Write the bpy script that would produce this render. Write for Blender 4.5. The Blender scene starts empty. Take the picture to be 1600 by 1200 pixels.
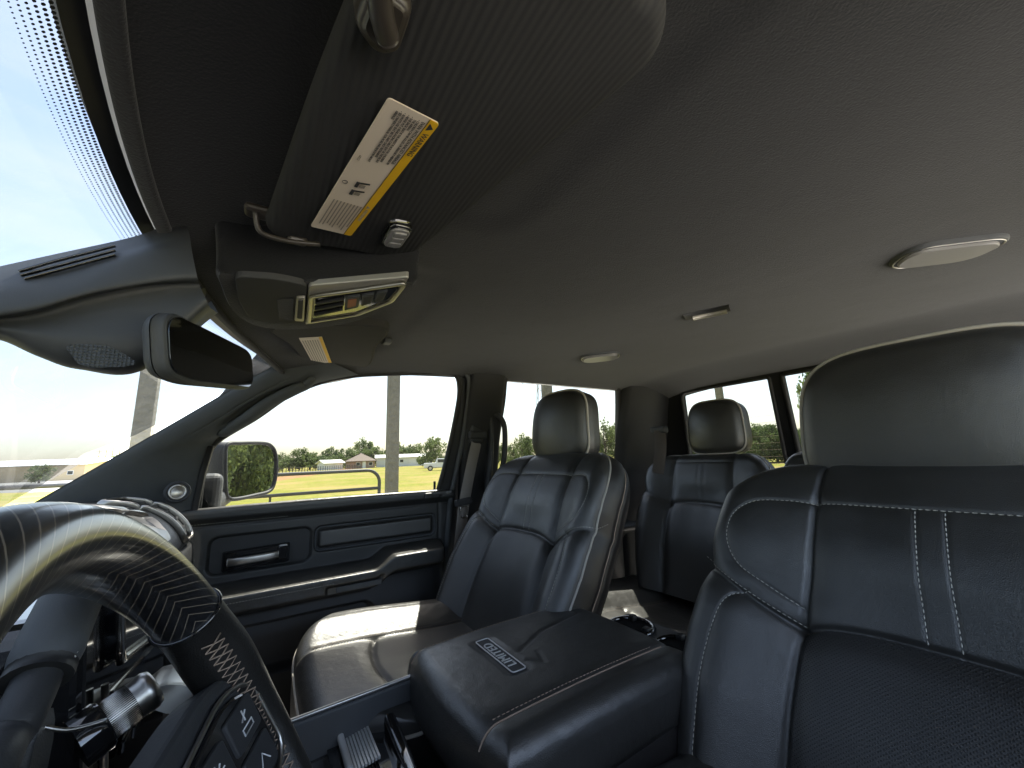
import bpy, bmesh, math, random
import numpy as np
from mathutils import Vector, Matrix, geometry

# ------------------------------------------------------------------ camera, sky, sun, exposure
SC = bpy.context.scene
COL = SC.collection
random.seed(7)
RNG = np.random.default_rng(11)
# vehicle axes: +X to the tailgate, +Y to the passenger side, +Z up, ground at z = 0
F_PX, CX, CY = 601.0, 800.0, 600.0            # in pixels of the 1600x1200 photograph
YAW, PITCH, ROLL = 33.0, 10.8, 2.2
CAM = np.array([0.0, 0.0, 1.55])
_y, _p, _r = (math.radians(a) for a in (YAW, PITCH, ROLL))
FWD = np.array([math.sin(_y)*math.cos(_p), math.cos(_y)*math.cos(_p), math.sin(_p)])
_right = np.array([math.cos(_y), -math.sin(_y), 0.0])
_up = np.cross(_right, FWD)
RGT = _right*math.cos(_r) - _up*math.sin(_r)
UPV = _up*math.cos(_r) + _right*math.sin(_r)
def ray(px, py): return FWD + RGT*(px-CX)/F_PX - UPV*(py-CY)/F_PX
def onX(px, py, X): d = ray(px, py); return CAM + d*((X-CAM[0])/d[0])
def onY(px, py, Y): d = ray(px, py); return CAM + d*((Y-CAM[1])/d[1])
def onZ(px, py, Z): d = ray(px, py); return CAM + d*((Z-CAM[2])/d[2])

cam_data = bpy.data.cameras.new('camera')
cam_data.sensor_width = 36.0
cam_data.lens = 36.0*F_PX/1600.0
cam_data.clip_start = 0.02
cam_data.clip_end = 3000
cam = bpy.data.objects.new('camera', cam_data)
COL.objects.link(cam)
M = Matrix((tuple(RGT), tuple(UPV), tuple(-FWD))).transposed().to_4x4()
M.translation = Vector(CAM)
cam.matrix_world = M
SC.camera = cam

SUN_DIR = Vector((0.335, 0.374, 0.865)).normalized()      # towards the sun
world = bpy.data.worlds.new('World'); SC.world = world
world.use_nodes = True
wn = world.node_tree.nodes; wl = world.node_tree.links
wn.clear()
w_out = wn.new('ShaderNodeOutputWorld'); w_bg = wn.new('ShaderNodeBackground')
w_sky = wn.new('ShaderNodeTexSky'); w_sky.sky_type = 'NISHITA'; w_sky.sun_disc = False
w_sky.sun_elevation = math.asin(SUN_DIR.z); w_sky.sun_rotation = math.atan2(SUN_DIR.x, SUN_DIR.y)
w_sky.altitude = 0; w_sky.air_density = 1.0; w_sky.dust_density = 2.4; w_sky.ozone_density = 1.0
w_co = wn.new('ShaderNodeTexCoord'); w_map = wn.new('ShaderNodeMapping'); w_map.inputs['Scale'].default_value = (1.0, 1.0, 5.0)
w_noi = wn.new('ShaderNodeTexNoise'); w_noi.inputs['Scale'].default_value = 2.2; w_noi.inputs['Detail'].default_value = 7; w_noi.inputs['Roughness'].default_value = 0.58
w_ramp = wn.new('ShaderNodeValToRGB'); w_ramp.color_ramp.elements[0].position = 0.30; w_ramp.color_ramp.elements[1].position = 0.90
w_mix = wn.new('ShaderNodeMixRGB'); w_mix.inputs['Color2'].default_value = (4.0, 3.92, 3.6, 1)
w_mul = wn.new('ShaderNodeMath'); w_mul.operation = 'MULTIPLY'; w_mul.inputs[1].default_value = 0.60
wl.new(w_co.outputs['Generated'], w_map.inputs['Vector']); wl.new(w_map.outputs['Vector'], w_noi.inputs['Vector'])
wl.new(w_noi.outputs['Fac'], w_ramp.inputs['Fac']); wl.new(w_ramp.outputs['Color'], w_mul.inputs[0])
wl.new(w_mul.outputs[0], w_mix.inputs['Fac']); wl.new(w_sky.outputs['Color'], w_mix.inputs['Color1'])
wl.new(w_mix.outputs['Color'], w_bg.inputs['Color']); wl.new(w_bg.outputs['Background'], w_out.inputs['Surface'])
w_bg.inputs['Strength'].default_value = 0.12

sun_d = bpy.data.lights.new('sun', 'SUN'); sun_d.energy = 3.8; sun_d.angle = math.radians(0.53); sun_d.color = (1.0, 0.95, 0.86)
sun = bpy.data.objects.new('sun', sun_d); COL.objects.link(sun)
sun.rotation_euler = SUN_DIR.to_track_quat('Z', 'Y').to_euler(); sun.location = (3, 3, 8)

SC.view_settings.view_transform = 'Standard'; SC.view_settings.look = 'None'
SC.view_settings.gamma = 1.0; SC.view_settings.use_curve_mapping = False
SC.view_settings.exposure = 2.95
SC.render.engine = 'CYCLES'
try:
    SC.cycles.max_bounces = 10; SC.cycles.diffuse_bounces = 6; SC.cycles.glossy_bounces = 4
    SC.cycles.transparent_max_bounces = 16; SC.cycles.transmission_bounces = 6
    SC.cycles.sample_clamp_indirect = 6.0
except Exception: pass

# ------------------------------------------------------------------ helpers
def A(x): return np.asarray(x, dtype=float)
def sstep(x, a, b):
    t = np.clip((x-a)/(b-a), 0, 1); return t*t*(3-2*t)
def world_of(o):
    v = np.zeros(3)
    while o is not None:
        v += A(o.location); o = o.parent
    return v
def tag(o, label=None, cat=None, group=None, kind=None):
    if label: o['label'] = label
    if cat: o['category'] = cat
    if group: o['group'] = group
    if kind: o['kind'] = kind
    return o
def thing(name, label, cat, loc=(0, 0, 0), group=None):
    o = bpy.data.objects.new(name, None); o.empty_display_size = 0.05
    COL.objects.link(o); o.location = tuple(loc); return tag(o, label, cat, group)
def mesh_obj(name, V, Fc, mat, parent=None, smooth=True, uv=None, kind=None, loc=None):
    V = A(V)
    if loc is None: loc = np.zeros(3)
    base = world_of(parent) if parent is not None else np.zeros(3)
    me = bpy.data.meshes.new(name)
    fl = Fc.tolist() if isinstance(Fc, np.ndarray) else [tuple(f) for f in Fc]
    me.from_pydata((V-base-loc).tolist(), [], fl)
    if smooth: me.polygons.foreach_set('use_smooth', [len(f) <= 8 for f in fl])
    if mat is not None: me.materials.append(mat)
    if uv is not None:
        l = me.uv_layers.new(name='UVMap'); idx = np.zeros(len(me.loops), dtype=np.int32)
        me.loops.foreach_get('vertex_index', idx); l.data.foreach_set('uv', A(uv)[idx].ravel())
    me.update()
    o = bpy.data.objects.new(name, me); COL.objects.link(o)
    o.location = tuple(loc)
    if parent is not None: o.parent = parent
    if kind: o['kind'] = kind
    return o
def grid_normals(P, Q):
    a, b, c, d = (P[Q[:, k]] for k in range(4)); fn = np.cross(c-a, d-b); Nn = np.zeros_like(P)
    for k in range(4): np.add.at(Nn, Q[:, k], fn)
    return Nn/(np.linalg.norm(Nn, axis=1)[:, None]+1e-12)
def set_normals(o, Nn): o.data.normals_split_custom_set_from_vertices(Nn.tolist()); return o
def gfaces(nu, nv, wrap=False):
    # vertices indexed [i*nv + j]
    i = np.arange(nu if wrap else nu-1); j = np.arange(nv-1)
    I, J = np.meshgrid(i, j, indexing='ij'); I2 = (I+1) % nu
    return np.stack([I*nv+J, I2*nv+J, I2*nv+J+1, I*nv+J+1], -1).reshape(-1, 4)
def surf(name, fn, u, v, mat, parent=None, region=None, names=None, mats=None, uv=None, flip=False):
    """a surface over the grid u x v; with region(U,V) the faces are dealt out to several objects"""
    U, W = np.meshgrid(A(u), A(v), indexing='ij')
    P = A(fn(U, W)).reshape(-1, 3)
    Q = gfaces(len(u), len(v))
    if flip: Q = Q[:, ::-1]
    UVc = None
    if uv == 'uv': UVc = np.stack([U.ravel(), W.ravel()], 1)
    if region is None: return mesh_obj(name, P, Q, mat, parent, uv=UVc)
    fu = U.ravel()[Q].mean(1); fv = W.ravel()[Q].mean(1)
    rid = region(fu, fv); out = {}; NN = grid_normals(P, Q)
    for k in np.unique(rid):
        if k < 0: continue
        q = Q[rid == k]; used = np.unique(q); remap = np.full(len(P), -1); remap[used] = np.arange(len(used))
        out[int(k)] = set_normals(mesh_obj(names[int(k)], P[used], remap[q], (mats or {}).get(int(k), mat), parent, uv=None if UVc is None else UVc[used]), NN[used])
    return out
def resample(P, step, closed=False):
    P = A(P)
    if closed: P = np.vstack([P, P[:1]])
    L = np.r_[0, np.cumsum(np.linalg.norm(np.diff(P, axis=0), axis=1))]
    n = max(2, int(round(L[-1]/step))+1); t = np.linspace(0, L[-1], n)
    Q = np.stack([np.interp(t, L, P[:, k]) for k in range(P.shape[1])], 1)
    return Q[:-1] if closed else Q
def smooth_line(P, n=60, closed=False):
    """Catmull-Rom through the points"""
    P = A(P); m = len(P); out = []
    segs = m if closed else m-1
    per = max(2, n//segs)
    for i in range(segs):
        if closed: p0, p1, p2, p3 = P[(i-1) % m], P[i], P[(i+1) % m], P[(i+2) % m]
        else: p0, p1, p2, p3 = P[max(i-1, 0)], P[i], P[i+1], P[min(i+2, m-1)]
        for t in np.linspace(0, 1, per, endpoint=False):
            out.append(0.5*((2*p1)+(-p0+p2)*t+(2*p0-5*p1+4*p2-p3)*t*t+(-p0+3*p1-3*p2+p3)*t**3))
    if not closed: out.append(P[-1])
    return A(out)
def frames(P, closed=False, up=None):
    P = A(P); n = len(P)
    if closed: T = np.roll(P, -1, 0)-np.roll(P, 1, 0)
    else: T = np.gradient(P, axis=0)
    T /= np.linalg.norm(T, axis=1)[:, None]+1e-12
    Nn = np.zeros_like(P)
    if up is not None:
        up = np.broadcast_to(A(up), P.shape); Nn = up-(np.sum(up*T, 1))[:, None]*T
        Nn /= np.linalg.norm(Nn, axis=1)[:, None]+1e-12
    else:
        a = A([0, 0, 1.0]) if abs(T[0][2]) < 0.9 else A([1.0, 0, 0])
        v = a-np.dot(a, T[0])*T[0]; Nn[0] = v/np.linalg.norm(v)
        for i in range(1, n):
            v = Nn[i-1]-np.dot(Nn[i-1], T[i])*T[i]; Nn[i] = v/(np.linalg.norm(v)+1e-12)
    return T, Nn, np.cross(T, Nn)
def sweep(P, prof, closed=False, up=None, scale=None, caps=True):
    """profile (k,2) in (normal, binormal) swept along P"""
    P = A(P); prof = A(prof); T, Nn, B = frames(P, closed, up); n, k = len(P), len(prof)
    sc = np.ones(n) if scale is None else A(scale)
    V = (P[:, None]+sc[:, None, None]*(Nn[:, None]*prof[None, :, :1]+B[:, None]*prof[None, :, 1:])).reshape(-1, 3)
    Fc = []
    for i in range(n if closed else n-1):
        i2 = (i+1) % n
        for j in range(k): j2 = (j+1) % k; Fc.append((i*k+j, i2*k+j, i2*k+j2, i*k+j2))
    if caps and not closed: Fc.append(tuple(range(k-1, -1, -1))); Fc.append(tuple((n-1)*k+j for j in range(k)))
    return V, Fc
def circ(r, n=8, rx=None):
    t = np.linspace(0, 2*np.pi, n, endpoint=False); return np.stack([r*np.cos(t), (rx or r)*np.sin(t)], 1)
def sq(a, b, r=0.0, seg=3):
    """rounded rectangle profile a x b"""
    if r <= 0: return A([(-a/2, -b/2), (a/2, -b/2), (a/2, b/2), (-a/2, b/2)])
    o = []
    for cx, cy, s in ((a/2-r, b/2-r, 0), (-a/2+r, b/2-r, 90), (-a/2+r, -b/2+r, 180), (a/2-r, -b/2+r, 270)):
        for k in range(seg+1):
            t = math.radians(s+90*k/seg); o.append((cx+r*math.cos(t), cy+r*math.sin(t)))
    return A(o)
def tube(name, P, r, mat, parent=None, n=8, closed=False, up=None, scale=None, kind=None):
    V, Fc = sweep(P, circ(r, n), closed, up, scale); return mesh_obj(name, V, Fc, mat, parent, kind=kind)
def merge(parts):
    V, Fc, o = [], [], 0
    for v, f in parts:
        V.append(A(v)); Fc += [tuple(int(i)+o for i in q) for q in f]; o += len(v)
    return np.vstack(V), Fc
def rboxVF(size, bevel=0.003, seg=2, mtx=None):
    bm = bmesh.new(); bmesh.ops.create_cube(bm, size=1.0)
    for v in bm.verts: v.co = Vector((v.co.x*size[0], v.co.y*size[1], v.co.z*size[2]))
    if bevel > 0: bmesh.ops.bevel(bm, geom=list(bm.edges)+list(bm.verts), offset=bevel, segments=seg, profile=0.5, affect='EDGES')
    if mtx is not None: bmesh.ops.transform(bm, matrix=mtx, verts=bm.verts)
    bm.verts.index_update()
    V = [tuple(v.co) for v in bm.verts]; Fc = [tuple(v.index for v in f.verts) for f in bm.faces]; bm.free(); return V, Fc
def basis_m(c, ex, ey, ez):
    m = Matrix((tuple(ex), tuple(ey), tuple(ez))).transposed().to_4x4(); m.translation = Vector(tuple(c)); return m
def rbox(name, c, size, mat, parent=None, bevel=0.003, seg=2, axes=None, smooth=False):
    ex, ey, ez = axes if axes is not None else ((1, 0, 0), (0, 1, 0), (0, 0, 1))
    V, Fc = rboxVF(size, bevel, seg, basis_m(c, ex, ey, ez)); return mesh_obj(name, V, Fc, mat, parent, smooth=smooth)
def unit(v): v = A(v); return v/np.linalg.norm(v)
def plateVF(poly, to3, depth, bevel=0.0, seg=2):
    """convex-ish 2D outline -> slab; to3(p2, d) maps an outline point and a depth to space"""
    poly = A(poly); n = len(poly); rings = []
    c = poly.mean(0)
    prof = [(0.0, 0.0)] if bevel <= 0 else [(bevel*(1-math.sin(k*math.pi/2/seg)), bevel*(1-math.cos(k*math.pi/2/seg))) for k in range(seg+1)]
    # front ring inset, growing to the full outline
    T = np.roll(poly, -1, 0)-np.roll(poly, 1, 0); T /= np.linalg.norm(T, axis=1)[:, None]+1e-12
    area = 0.5*np.sum(poly[:, 0]*np.roll(poly[:, 1], -1)-np.roll(poly[:, 0], -1)*poly[:, 1])
    Nin = np.stack([-T[:, 1], T[:, 0]], 1)*(1 if area > 0 else -1)
    if bevel > 0:
        for ins, dep in [(bevel*(1-math.sin(k*math.pi/2/seg)), bevel*(1-math.cos(k*math.pi/2/seg))) for k in range(seg+1)]:
            rings.append((poly+Nin*ins, dep))
    else: rings.append((poly, 0.0))
    rings.append((poly, depth))
    V = []
    for p, d in rings: V += [to3(q, d) for q in p]
    Fc = []
    for k in range(len(rings)-1):
        for i in range(n): j = (i+1) % n; Fc.append((k*n+i, k*n+j, (k+1)*n+j, (k+1)*n+i))
    Fc.append(tuple(range(n))); Fc.append(tuple((len(rings)-1)*n+i for i in range(n-1, -1, -1)))
    return A(V), Fc
def plate(name, poly, to3, depth, mat, parent=None, bevel=0.0, seg=2, smooth=False):
    V, Fc = plateVF(poly, to3, depth, bevel, seg); return mesh_obj(name, V, Fc, mat, parent, smooth=smooth)
def round_poly(pts, r, seg=5):
    pts = A(pts); n = len(pts); out = []
    rr = r if hasattr(r, '__len__') else [r]*n
    for i in range(n):
        p, a, b = pts[i], pts[i-1], pts[(i+1) % n]
        u1, u2 = unit(a-p), unit(b-p); q = min(rr[i], 0.48*np.linalg.norm(a-p), 0.48*np.linalg.norm(b-p))
        if q <= 1e-6: out.append(p); continue
        s, e = p+u1*q, p+u2*q
        for k in range(seg+1):
            t = k/seg; out.append((1-t)**2*s+2*t*(1-t)*p+t*t*e)
    return A(out)
def frame3(c, ex, ey, en):
    """outline mapper: 2D (x,y) in the plane of ex,ey at c; depth runs against en"""
    c, ex, ey, en = A(c), A(ex), A(ey), A(en)
    return lambda p, d: c+ex*p[0]+ey*p[1]-en*d
def cdt_sheet(outer, holes, step=None):
    """triangulate an outline with holes -> 2D verts, faces"""
    pts, loops = [], []
    for lp in [outer]+list(holes):
        s = len(pts); pts += [Vector((float(p[0]), float(p[1]))) for p in lp]; loops.append(list(range(s, len(pts))))
    edges = [(l[i], l[(i+1) % len(l)]) for l in loops for i in range(len(l))]
    if step:
        o = A(outer); mn, mx = o.min(0), o.max(0)
        for x in np.arange(mn[0]+step/2, mx[0], step):
            for y in np.arange(mn[1]+step/2, mx[1], step): pts.append(Vector((x, y)))
    vs, es, fs, *_ = geometry.delaunay_2d_cdt(pts, edges, [], 0, 1e-7)
    vs = A([tuple(v) for v in vs])
    def inside(lp, q):
        lp = A(lp); x, y = lp[:, 0], lp[:, 1]; x2, y2 = np.roll(x, -1), np.roll(y, -1)
        c = np.zeros(len(q), int)
        for k in range(len(lp)):
            cond = ((y[k] > q[:, 1]) != (y2[k] > q[:, 1]))
            xi = (x2[k]-x[k])*(q[:, 1]-y[k])/(y2[k]-y[k]+1e-15)+x[k]; c += cond & (q[:, 0] < xi)
        return c % 2 == 1
    tri = A([vs[list(f)].mean(0) for f in fs]); ok = inside(outer, tri)
    for h in holes: ok &= ~inside(h, tri)
    fs = [f for f, k in zip(fs, ok) if k]
    return vs, fs
def dist_poly(x, y, P, closed=False):
    P = A(P); d = np.full(np.shape(x), 1e9)
    n = len(P)
    for i in range(n if closed else n-1):
        a, b = P[i], P[(i+1) % n]; ab = b-a; t = np.clip(((x-a[0])*ab[0]+(y-a[1])*ab[1])/(ab@ab+1e-15), 0, 1)
        d = np.minimum(d, np.hypot(x-a[0]-t*ab[0], y-a[1]-t*ab[1]))
    return d
def sd_rbox(x, y, cx, cy, hx, hy, r):
    qx = np.abs(x-cx)-hx+r; qy = np.abs(y-cy)-hy+r
    return np.hypot(np.maximum(qx, 0), np.maximum(qy, 0))+np.minimum(np.maximum(qx, qy), 0)-r
def stitches(name, lines, mat, parent, length=0.0042, gap=0.0022, r=0.0007, up=None):
    """rows of single thread stitches lying along the polylines (world space)"""
    parts = []
    for P in lines:
        P = A(P); L = np.r_[0, np.cumsum(np.linalg.norm(np.diff(P, axis=0), axis=1))]
        t = 0.0
        while t+length < L[-1]:
            a = A([np.interp(t, L, P[:, k]) for k in range(3)]); b = A([np.interp(t+length, L, P[:, k]) for k in range(3)])
            m = (a+b)/2
            T = unit(b-a); e = unit(np.cross(T, A([0.31, 0.77, 0.55]))); f = np.cross(T, e)
            V = []
            for q, s in ((a, 0.55), (m, 1.0), (b, 0.55)):
                for w in ((1, 0), (0, 1), (-1, 0), (0, -1)): V.append(q+(e*w[0]+f*w[1])*r*s)
            Fc = [(k*4+j, k*4+4+j, k*4+4+(j+1) % 4, k*4+(j+1) % 4) for k in range(2) for j in range(4)]+[(3, 2, 1, 0), (8, 9, 10, 11)]
            parts.append((V, Fc)); t += length+gap
    if not parts: return None
    V, Fc = merge(parts); return mesh_obj(name, V, Fc, mat, parent, smooth=True, kind='stuff')
def text_obj(name, body, size, mat, c, ex, ey, parent=None, extrude=0.0003, align='LEFT', spacing=1.0, xscale=1.0):
    cu = bpy.data.curves.new(name, 'FONT'); cu.body = body; cu.size = size; cu.extrude = extrude; cu.align_x = align; cu.align_y = 'CENTER'
    cu.space_character = spacing; cu.resolution_u = 3
    tmp = bpy.data.objects.new(name, cu); COL.objects.link(tmp)
    bpy.context.view_layer.update()
    me = bpy.data.meshes.new_from_object(tmp.evaluated_get(bpy.context.evaluated_depsgraph_get()))
    bpy.data.objects.remove(tmp); bpy.data.curves.remove(cu)
    V = A([tuple(v.co) for v in me.vertices]); Fc = [tuple(p.vertices) for p in me.polygons]; bpy.data.meshes.remove(me)
    ex, ey = unit(ex), unit(ey); ez = np.cross(ex, ey)
    W = A(c)+V[:, :1]*xscale*ex+V[:, 1:2]*ey+V[:, 2:3]*ez
    return mesh_obj(name, W, Fc, mat, parent, smooth=False)

# ------------------------------------------------------------------ materials
def new_mat(name):
    m = bpy.data.materials.new(name); m.use_nodes = True
    nt = m.node_tree; b = nt.nodes['Principled BSDF']; return m, nt, b
def N(nt, t, **k):
    n = nt.nodes.new(t)
    for a, v in k.items():
        if a in n.inputs: n.inputs[a].default_value = v
        else: setattr(n, a, v)
    return n
def mat(name, col, rough=0.5, metal=0.0, spec=0.5, coat=0.0, var=0.0, var_scale=8.0, bump=(), rvar=0.0, sheen=0.0, coords='Object'):
    """bump: tuples (kind, scale, strength, distance)"""
    m, nt, b = new_mat(name); L = nt.links.new
    b.inputs['Base Color'].default_value = (*col, 1); b.inputs['Roughness'].default_value = rough
    b.inputs['Metallic'].default_value = metal; b.inputs['Specular IOR Level'].default_value = spec
    b.inputs['Coat Weight'].default_value = coat; b.inputs['Coat Roughness'].default_value = 0.06
    b.inputs['Sheen Weight'].default_value = sheen
    tc = N(nt, 'ShaderNodeTexCoord')
    if var > 0 or rvar > 0:
        no = N(nt, 'ShaderNodeTexNoise', Scale=var_scale, Detail=5.0, Roughness=0.6); L(tc.outputs[coords], no.inputs['Vector'])
        if var > 0:
            mx = N(nt, 'ShaderNodeMixRGB'); mx.inputs['Color1'].default_value = tuple(c*(1-var) for c in col)+(1,); mx.inputs['Color2'].default_value = tuple(min(1, c*(1+var)) for c in col)+(1,)
            L(no.outputs['Fac'], mx.inputs['Fac']); L(mx.outputs['Color'], b.inputs['Base Color'])
        if rvar > 0:
            mr = N(nt, 'ShaderNodeMapRange'); mr.inputs['From Min'].default_value = 0.3; mr.inputs['From Max'].default_value = 0.7
            mr.inputs['To Min'].default_value = max(0.02, rough-rvar); mr.inputs['To Max'].default_value = min(1, rough+rvar)
            L(no.outputs['Fac'], mr.inputs['Value']); L(mr.outputs['Result'], b.inputs['Roughness'])
    prev = None
    for kind, sc, st, di in bump:
        if kind == 'voronoi': t = N(nt, 'ShaderNodeTexVoronoi', Scale=sc); t.feature = 'DISTANCE_TO_EDGE'; o = t.outputs['Distance']
        elif kind == 'grid': t = N(nt, 'ShaderNodeTexVoronoi', Scale=sc, Randomness=0.0); o = t.outputs['Distance']
        elif kind == 'cells': t = N(nt, 'ShaderNodeTexVoronoi', Scale=sc); o = t.outputs['Distance']
        elif kind.startswith('wave'):
            t = N(nt, 'ShaderNodeTexWave', Scale=sc); t.bands_direction = kind[4]; o = t.outputs['Fac']
        else: t = N(nt, 'ShaderNodeTexNoise', Scale=sc, Detail=4.0); o = t.outputs['Fac']
        L(tc.outputs[coords], t.inputs['Vector'])
        bp = N(nt, 'ShaderNodeBump', Strength=st, Distance=di); L(o, bp.inputs['Height'])
        if prev: L(prev.outputs['Normal'], bp.inputs['Normal'])
        prev = bp
    if prev: L(prev.outputs['Normal'], b.inputs['Normal'])
    return m
def glass(name, tint, gloss=1.0, dirt=0.0):
    """thin automotive glass: tinted straight-through transmission plus a Fresnel reflection"""
    m = bpy.data.materials.new(name); m.use_nodes = True; nt = m.node_tree; nt.nodes.clear(); L = nt.links.new
    out = N(nt, 'ShaderNodeOutputMaterial'); tr = N(nt, 'ShaderNodeBsdfTransparent'); tr.inputs['Color'].default_value = (*tint, 1)
    gl = N(nt, 'ShaderNodeBsdfGlossy', Roughness=0.02); gl.inputs['Color'].default_value = (gloss, gloss, gloss, 1)
    fr = N(nt, 'ShaderNodeFresnel', IOR=1.35); mx = N(nt, 'ShaderNodeMixShader')
    L(fr.outputs['Fac'], mx.inputs['Fac']); L(tr.outputs['BSDF'], mx.inputs[1]); L(gl.outputs['BSDF'], mx.inputs[2])
    ge = N(nt, 'ShaderNodeNewGeometry'); io = N(nt, 'ShaderNodeMapRange'); io.inputs['To Min'].default_value = 1.35; io.inputs['To Max'].default_value = 1/1.35
    L(ge.outputs['Backfacing'], io.inputs['Value']); L(io.outputs['Result'], fr.inputs['IOR'])
    last = mx
    if dirt > 0:
        tc = N(nt, 'ShaderNodeTexCoord'); mp = N(nt, 'ShaderNodeMapping'); mp.inputs['Scale'].default_value = (3, 3, 1.2); no = N(nt, 'ShaderNodeTexNoise', Scale=4.0, Detail=8.0, Roughness=0.7)
        L(tc.outputs['Object'], mp.inputs['Vector']); L(mp.outputs['Vector'], no.inputs['Vector'])
        mr = N(nt, 'ShaderNodeMapRange'); mr.inputs['From Min'].default_value = 0.45; mr.inputs['From Max'].default_value = 0.85; mr.inputs['To Min'].default_value = dirt*0.25; mr.inputs['To Max'].default_value = dirt
        L(no.outputs['Fac'], mr.inputs['Value'])
        df = N(nt, 'ShaderNodeBsdfDiffuse'); df.inputs['Color'].default_value = (0.75, 0.74, 0.7, 1); tl = N(nt, 'ShaderNodeBsdfTranslucent'); tl.inputs['Color'].default_value = (0.75, 0.74, 0.7, 1)
        m2 = N(nt, 'ShaderNodeMixShader'); m2.inputs['Fac'].default_value = 0.5; L(df.outputs[0], m2.inputs[1]); L(tl.outputs[0], m2.inputs[2])
        m3 = N(nt, 'ShaderNodeMixShader'); L(mr.outputs['Result'], m3.inputs['Fac']); L(last.outputs[0], m3.inputs[1]); L(m2.outputs[0], m3.inputs[2]); last = m3
    L(last.outputs[0], out.inputs['Surface']); return m

GRAIN = (('voronoi', 640.0, 0.42, 0.0010), ('noise', 60.0, 0.12, 0.003), ('noise', 11.0, 0.16, 0.008))
MT = {}
MT['leather'] = mat('black_leather', (0.031, 0.0300, 0.0275), 0.38, spec=1.0, var=0.3, var_scale=14, rvar=0.08, bump=GRAIN)
MT['leather_worn'] = mat('worn_black_leather', (0.031, 0.0300, 0.0275), 0.36, spec=1.0, var=0.35, var_scale=5, rvar=0.07, bump=(('voronoi', 460.0, 0.3, 0.0012), ('noise', 28.0, 0.35, 0.006)))
MT['leather_side'] = mat('dark_vinyl', (0.014, 0.0125, 0.012), 0.42, spec=0.6, var=0.2, bump=(('voronoi', 600.0, 0.3, 0.001),))
MT['plastic'] = mat('black_plastic', (0.030, 0.031, 0.033), 0.55, spec=0.45, var=0.15, bump=(('noise', 900.0, 0.25, 0.0006),))
MT['plastic_grey'] = mat('charcoal_plastic', (0.075, 0.080, 0.085), 0.6, spec=0.4, var=0.12, bump=(('noise', 900.0, 0.25, 0.0006),))
MT['soft'] = mat('soft_touch_vinyl', (0.026, 0.027, 0.027), 0.45, spec=0.6, var=0.15, bump=(('voronoi', 480.0, 0.3, 0.001),))
MT['headliner'] = mat('headliner_cloth', (0.0195, 0.0202, 0.0218), 0.95, spec=0.1, var=0.22, var_scale=7, sheen=0.2, bump=(('noise', 420.0, 0.6, 0.0012), ('noise', 9.0, 0.12, 0.01)))
MT['pillar'] = mat('pillar_cloth', (0.085, 0.092, 0.096), 0.9, spec=0.2, var=0.08, var_scale=40, bump=(('noise', 800.0, 0.3, 0.0006),))
MT['carpet'] = mat('black_carpet', (0.02, 0.02, 0.02), 1.0, spec=0.05, bump=(('noise', 500.0, 0.8, 0.003),))
MT['piping'] = mat('pale_piping', (0.42, 0.39, 0.34), 0.6)
MT['thread'] = mat('pale_thread', (0.50, 0.48, 0.42), 0.8)
MT['thread_brown'] = mat('tan_thread', (0.33, 0.25, 0.19), 0.8)
MT['chrome'] = mat('chrome', (0.62, 0.60, 0.57), 0.16, metal=1.0)
MT['satin'] = mat('satin_silver', (0.50, 0.48, 0.45), 0.32, metal=1.0, rvar=0.05)
MT['gloss'] = mat('gloss_black', (0.012, 0.012, 0.013), 0.06, coat=1.0, spec=0.6)
MT['visor_far'] = mat('plain_visor_cloth', (0.060, 0.058, 0.054), 0.9, spec=0.15, var=0.1, var_scale=30, bump=(('noise', 700.0, 0.3, 0.0005),))
MT['silver_paint'] = mat('silver_badge_paint', (0.55, 0.55, 0.54), 0.4, metal=0.25)
MT['pillar_dark'] = mat('dark_pillar_trim', (0.015, 0.0155, 0.017), 0.6, spec=0.4, bump=(('noise', 900.0, 0.25, 0.0006),))
MT['bronze'] = mat('dark_bronze_plastic', (0.045, 0.038, 0.032), 0.34, spec=0.5)
MT['shroud'] = mat('dark_grained_plastic', (0.058, 0.062, 0.066), 0.5, spec=0.4, var=0.1, bump=(('noise', 900.0, 0.25, 0.0006),))
MT['leather_rim'] = mat('shiny_rim_leather', (0.014, 0.013, 0.012), 0.30, spec=0.9, rvar=0.1, var=0.3, bump=(('voronoi', 520.0, 0.3, 0.001), ('noise', 40.0, 0.25, 0.004)))
MT['rubber'] = mat('rubber_seal', (0.018, 0.018, 0.018), 0.6)
MT['lens'] = mat('lamp_lens', (0.24, 0.235, 0.23), 0.35, spec=0.5)
MT['mirror'] = mat('mirror_glass', (0.88, 0.90, 0.90), 0.01, metal=1.0)
MT['mirror_dark'] = mat('dimming_mirror_glass', (0.10, 0.11, 0.12), 0.05, metal=1.0)
MT['screen'] = mat('dark_screen', (0.006, 0.007, 0.010), 0.07, coat=1.0, rvar=0.03, var_scale=3)
MT['webbing'] = mat('seat_belt_webbing', (0.26, 0.235, 0.215), 0.85, spec=0.2, bump=(('waveZ', 260.0, 0.3, 0.0006),))
MT['webbing_dark'] = mat('rear_belt_webbing', (0.085, 0.075, 0.068), 0.85, spec=0.2, bump=(('waveZ', 260.0, 0.3, 0.0006),))
MT['label'] = mat('label_paper', (0.72, 0.62, 0.50), 0.6)
MT['label_yellow'] = mat('label_yellow', (0.80, 0.46, 0.01), 0.6)
MT['ink'] = mat('label_ink', (0.03, 0.03, 0.035), 0.7)
MT['ink_faint'] = mat('label_faint_ink', (0.30, 0.26, 0.21), 0.7)
MT['red'] = mat('red_button', (0.35, 0.05, 0.04), 0.4)
MT['white_print'] = mat('white_print', (0.7, 0.7, 0.7), 0.6)
MT['glass_front'] = glass('windshield_glass', (0.30, 0.315, 0.318), dirt=0.06)
MT['glass_side'] = glass('side_glass', (0.33, 0.337, 0.32), dirt=0.012)
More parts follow.
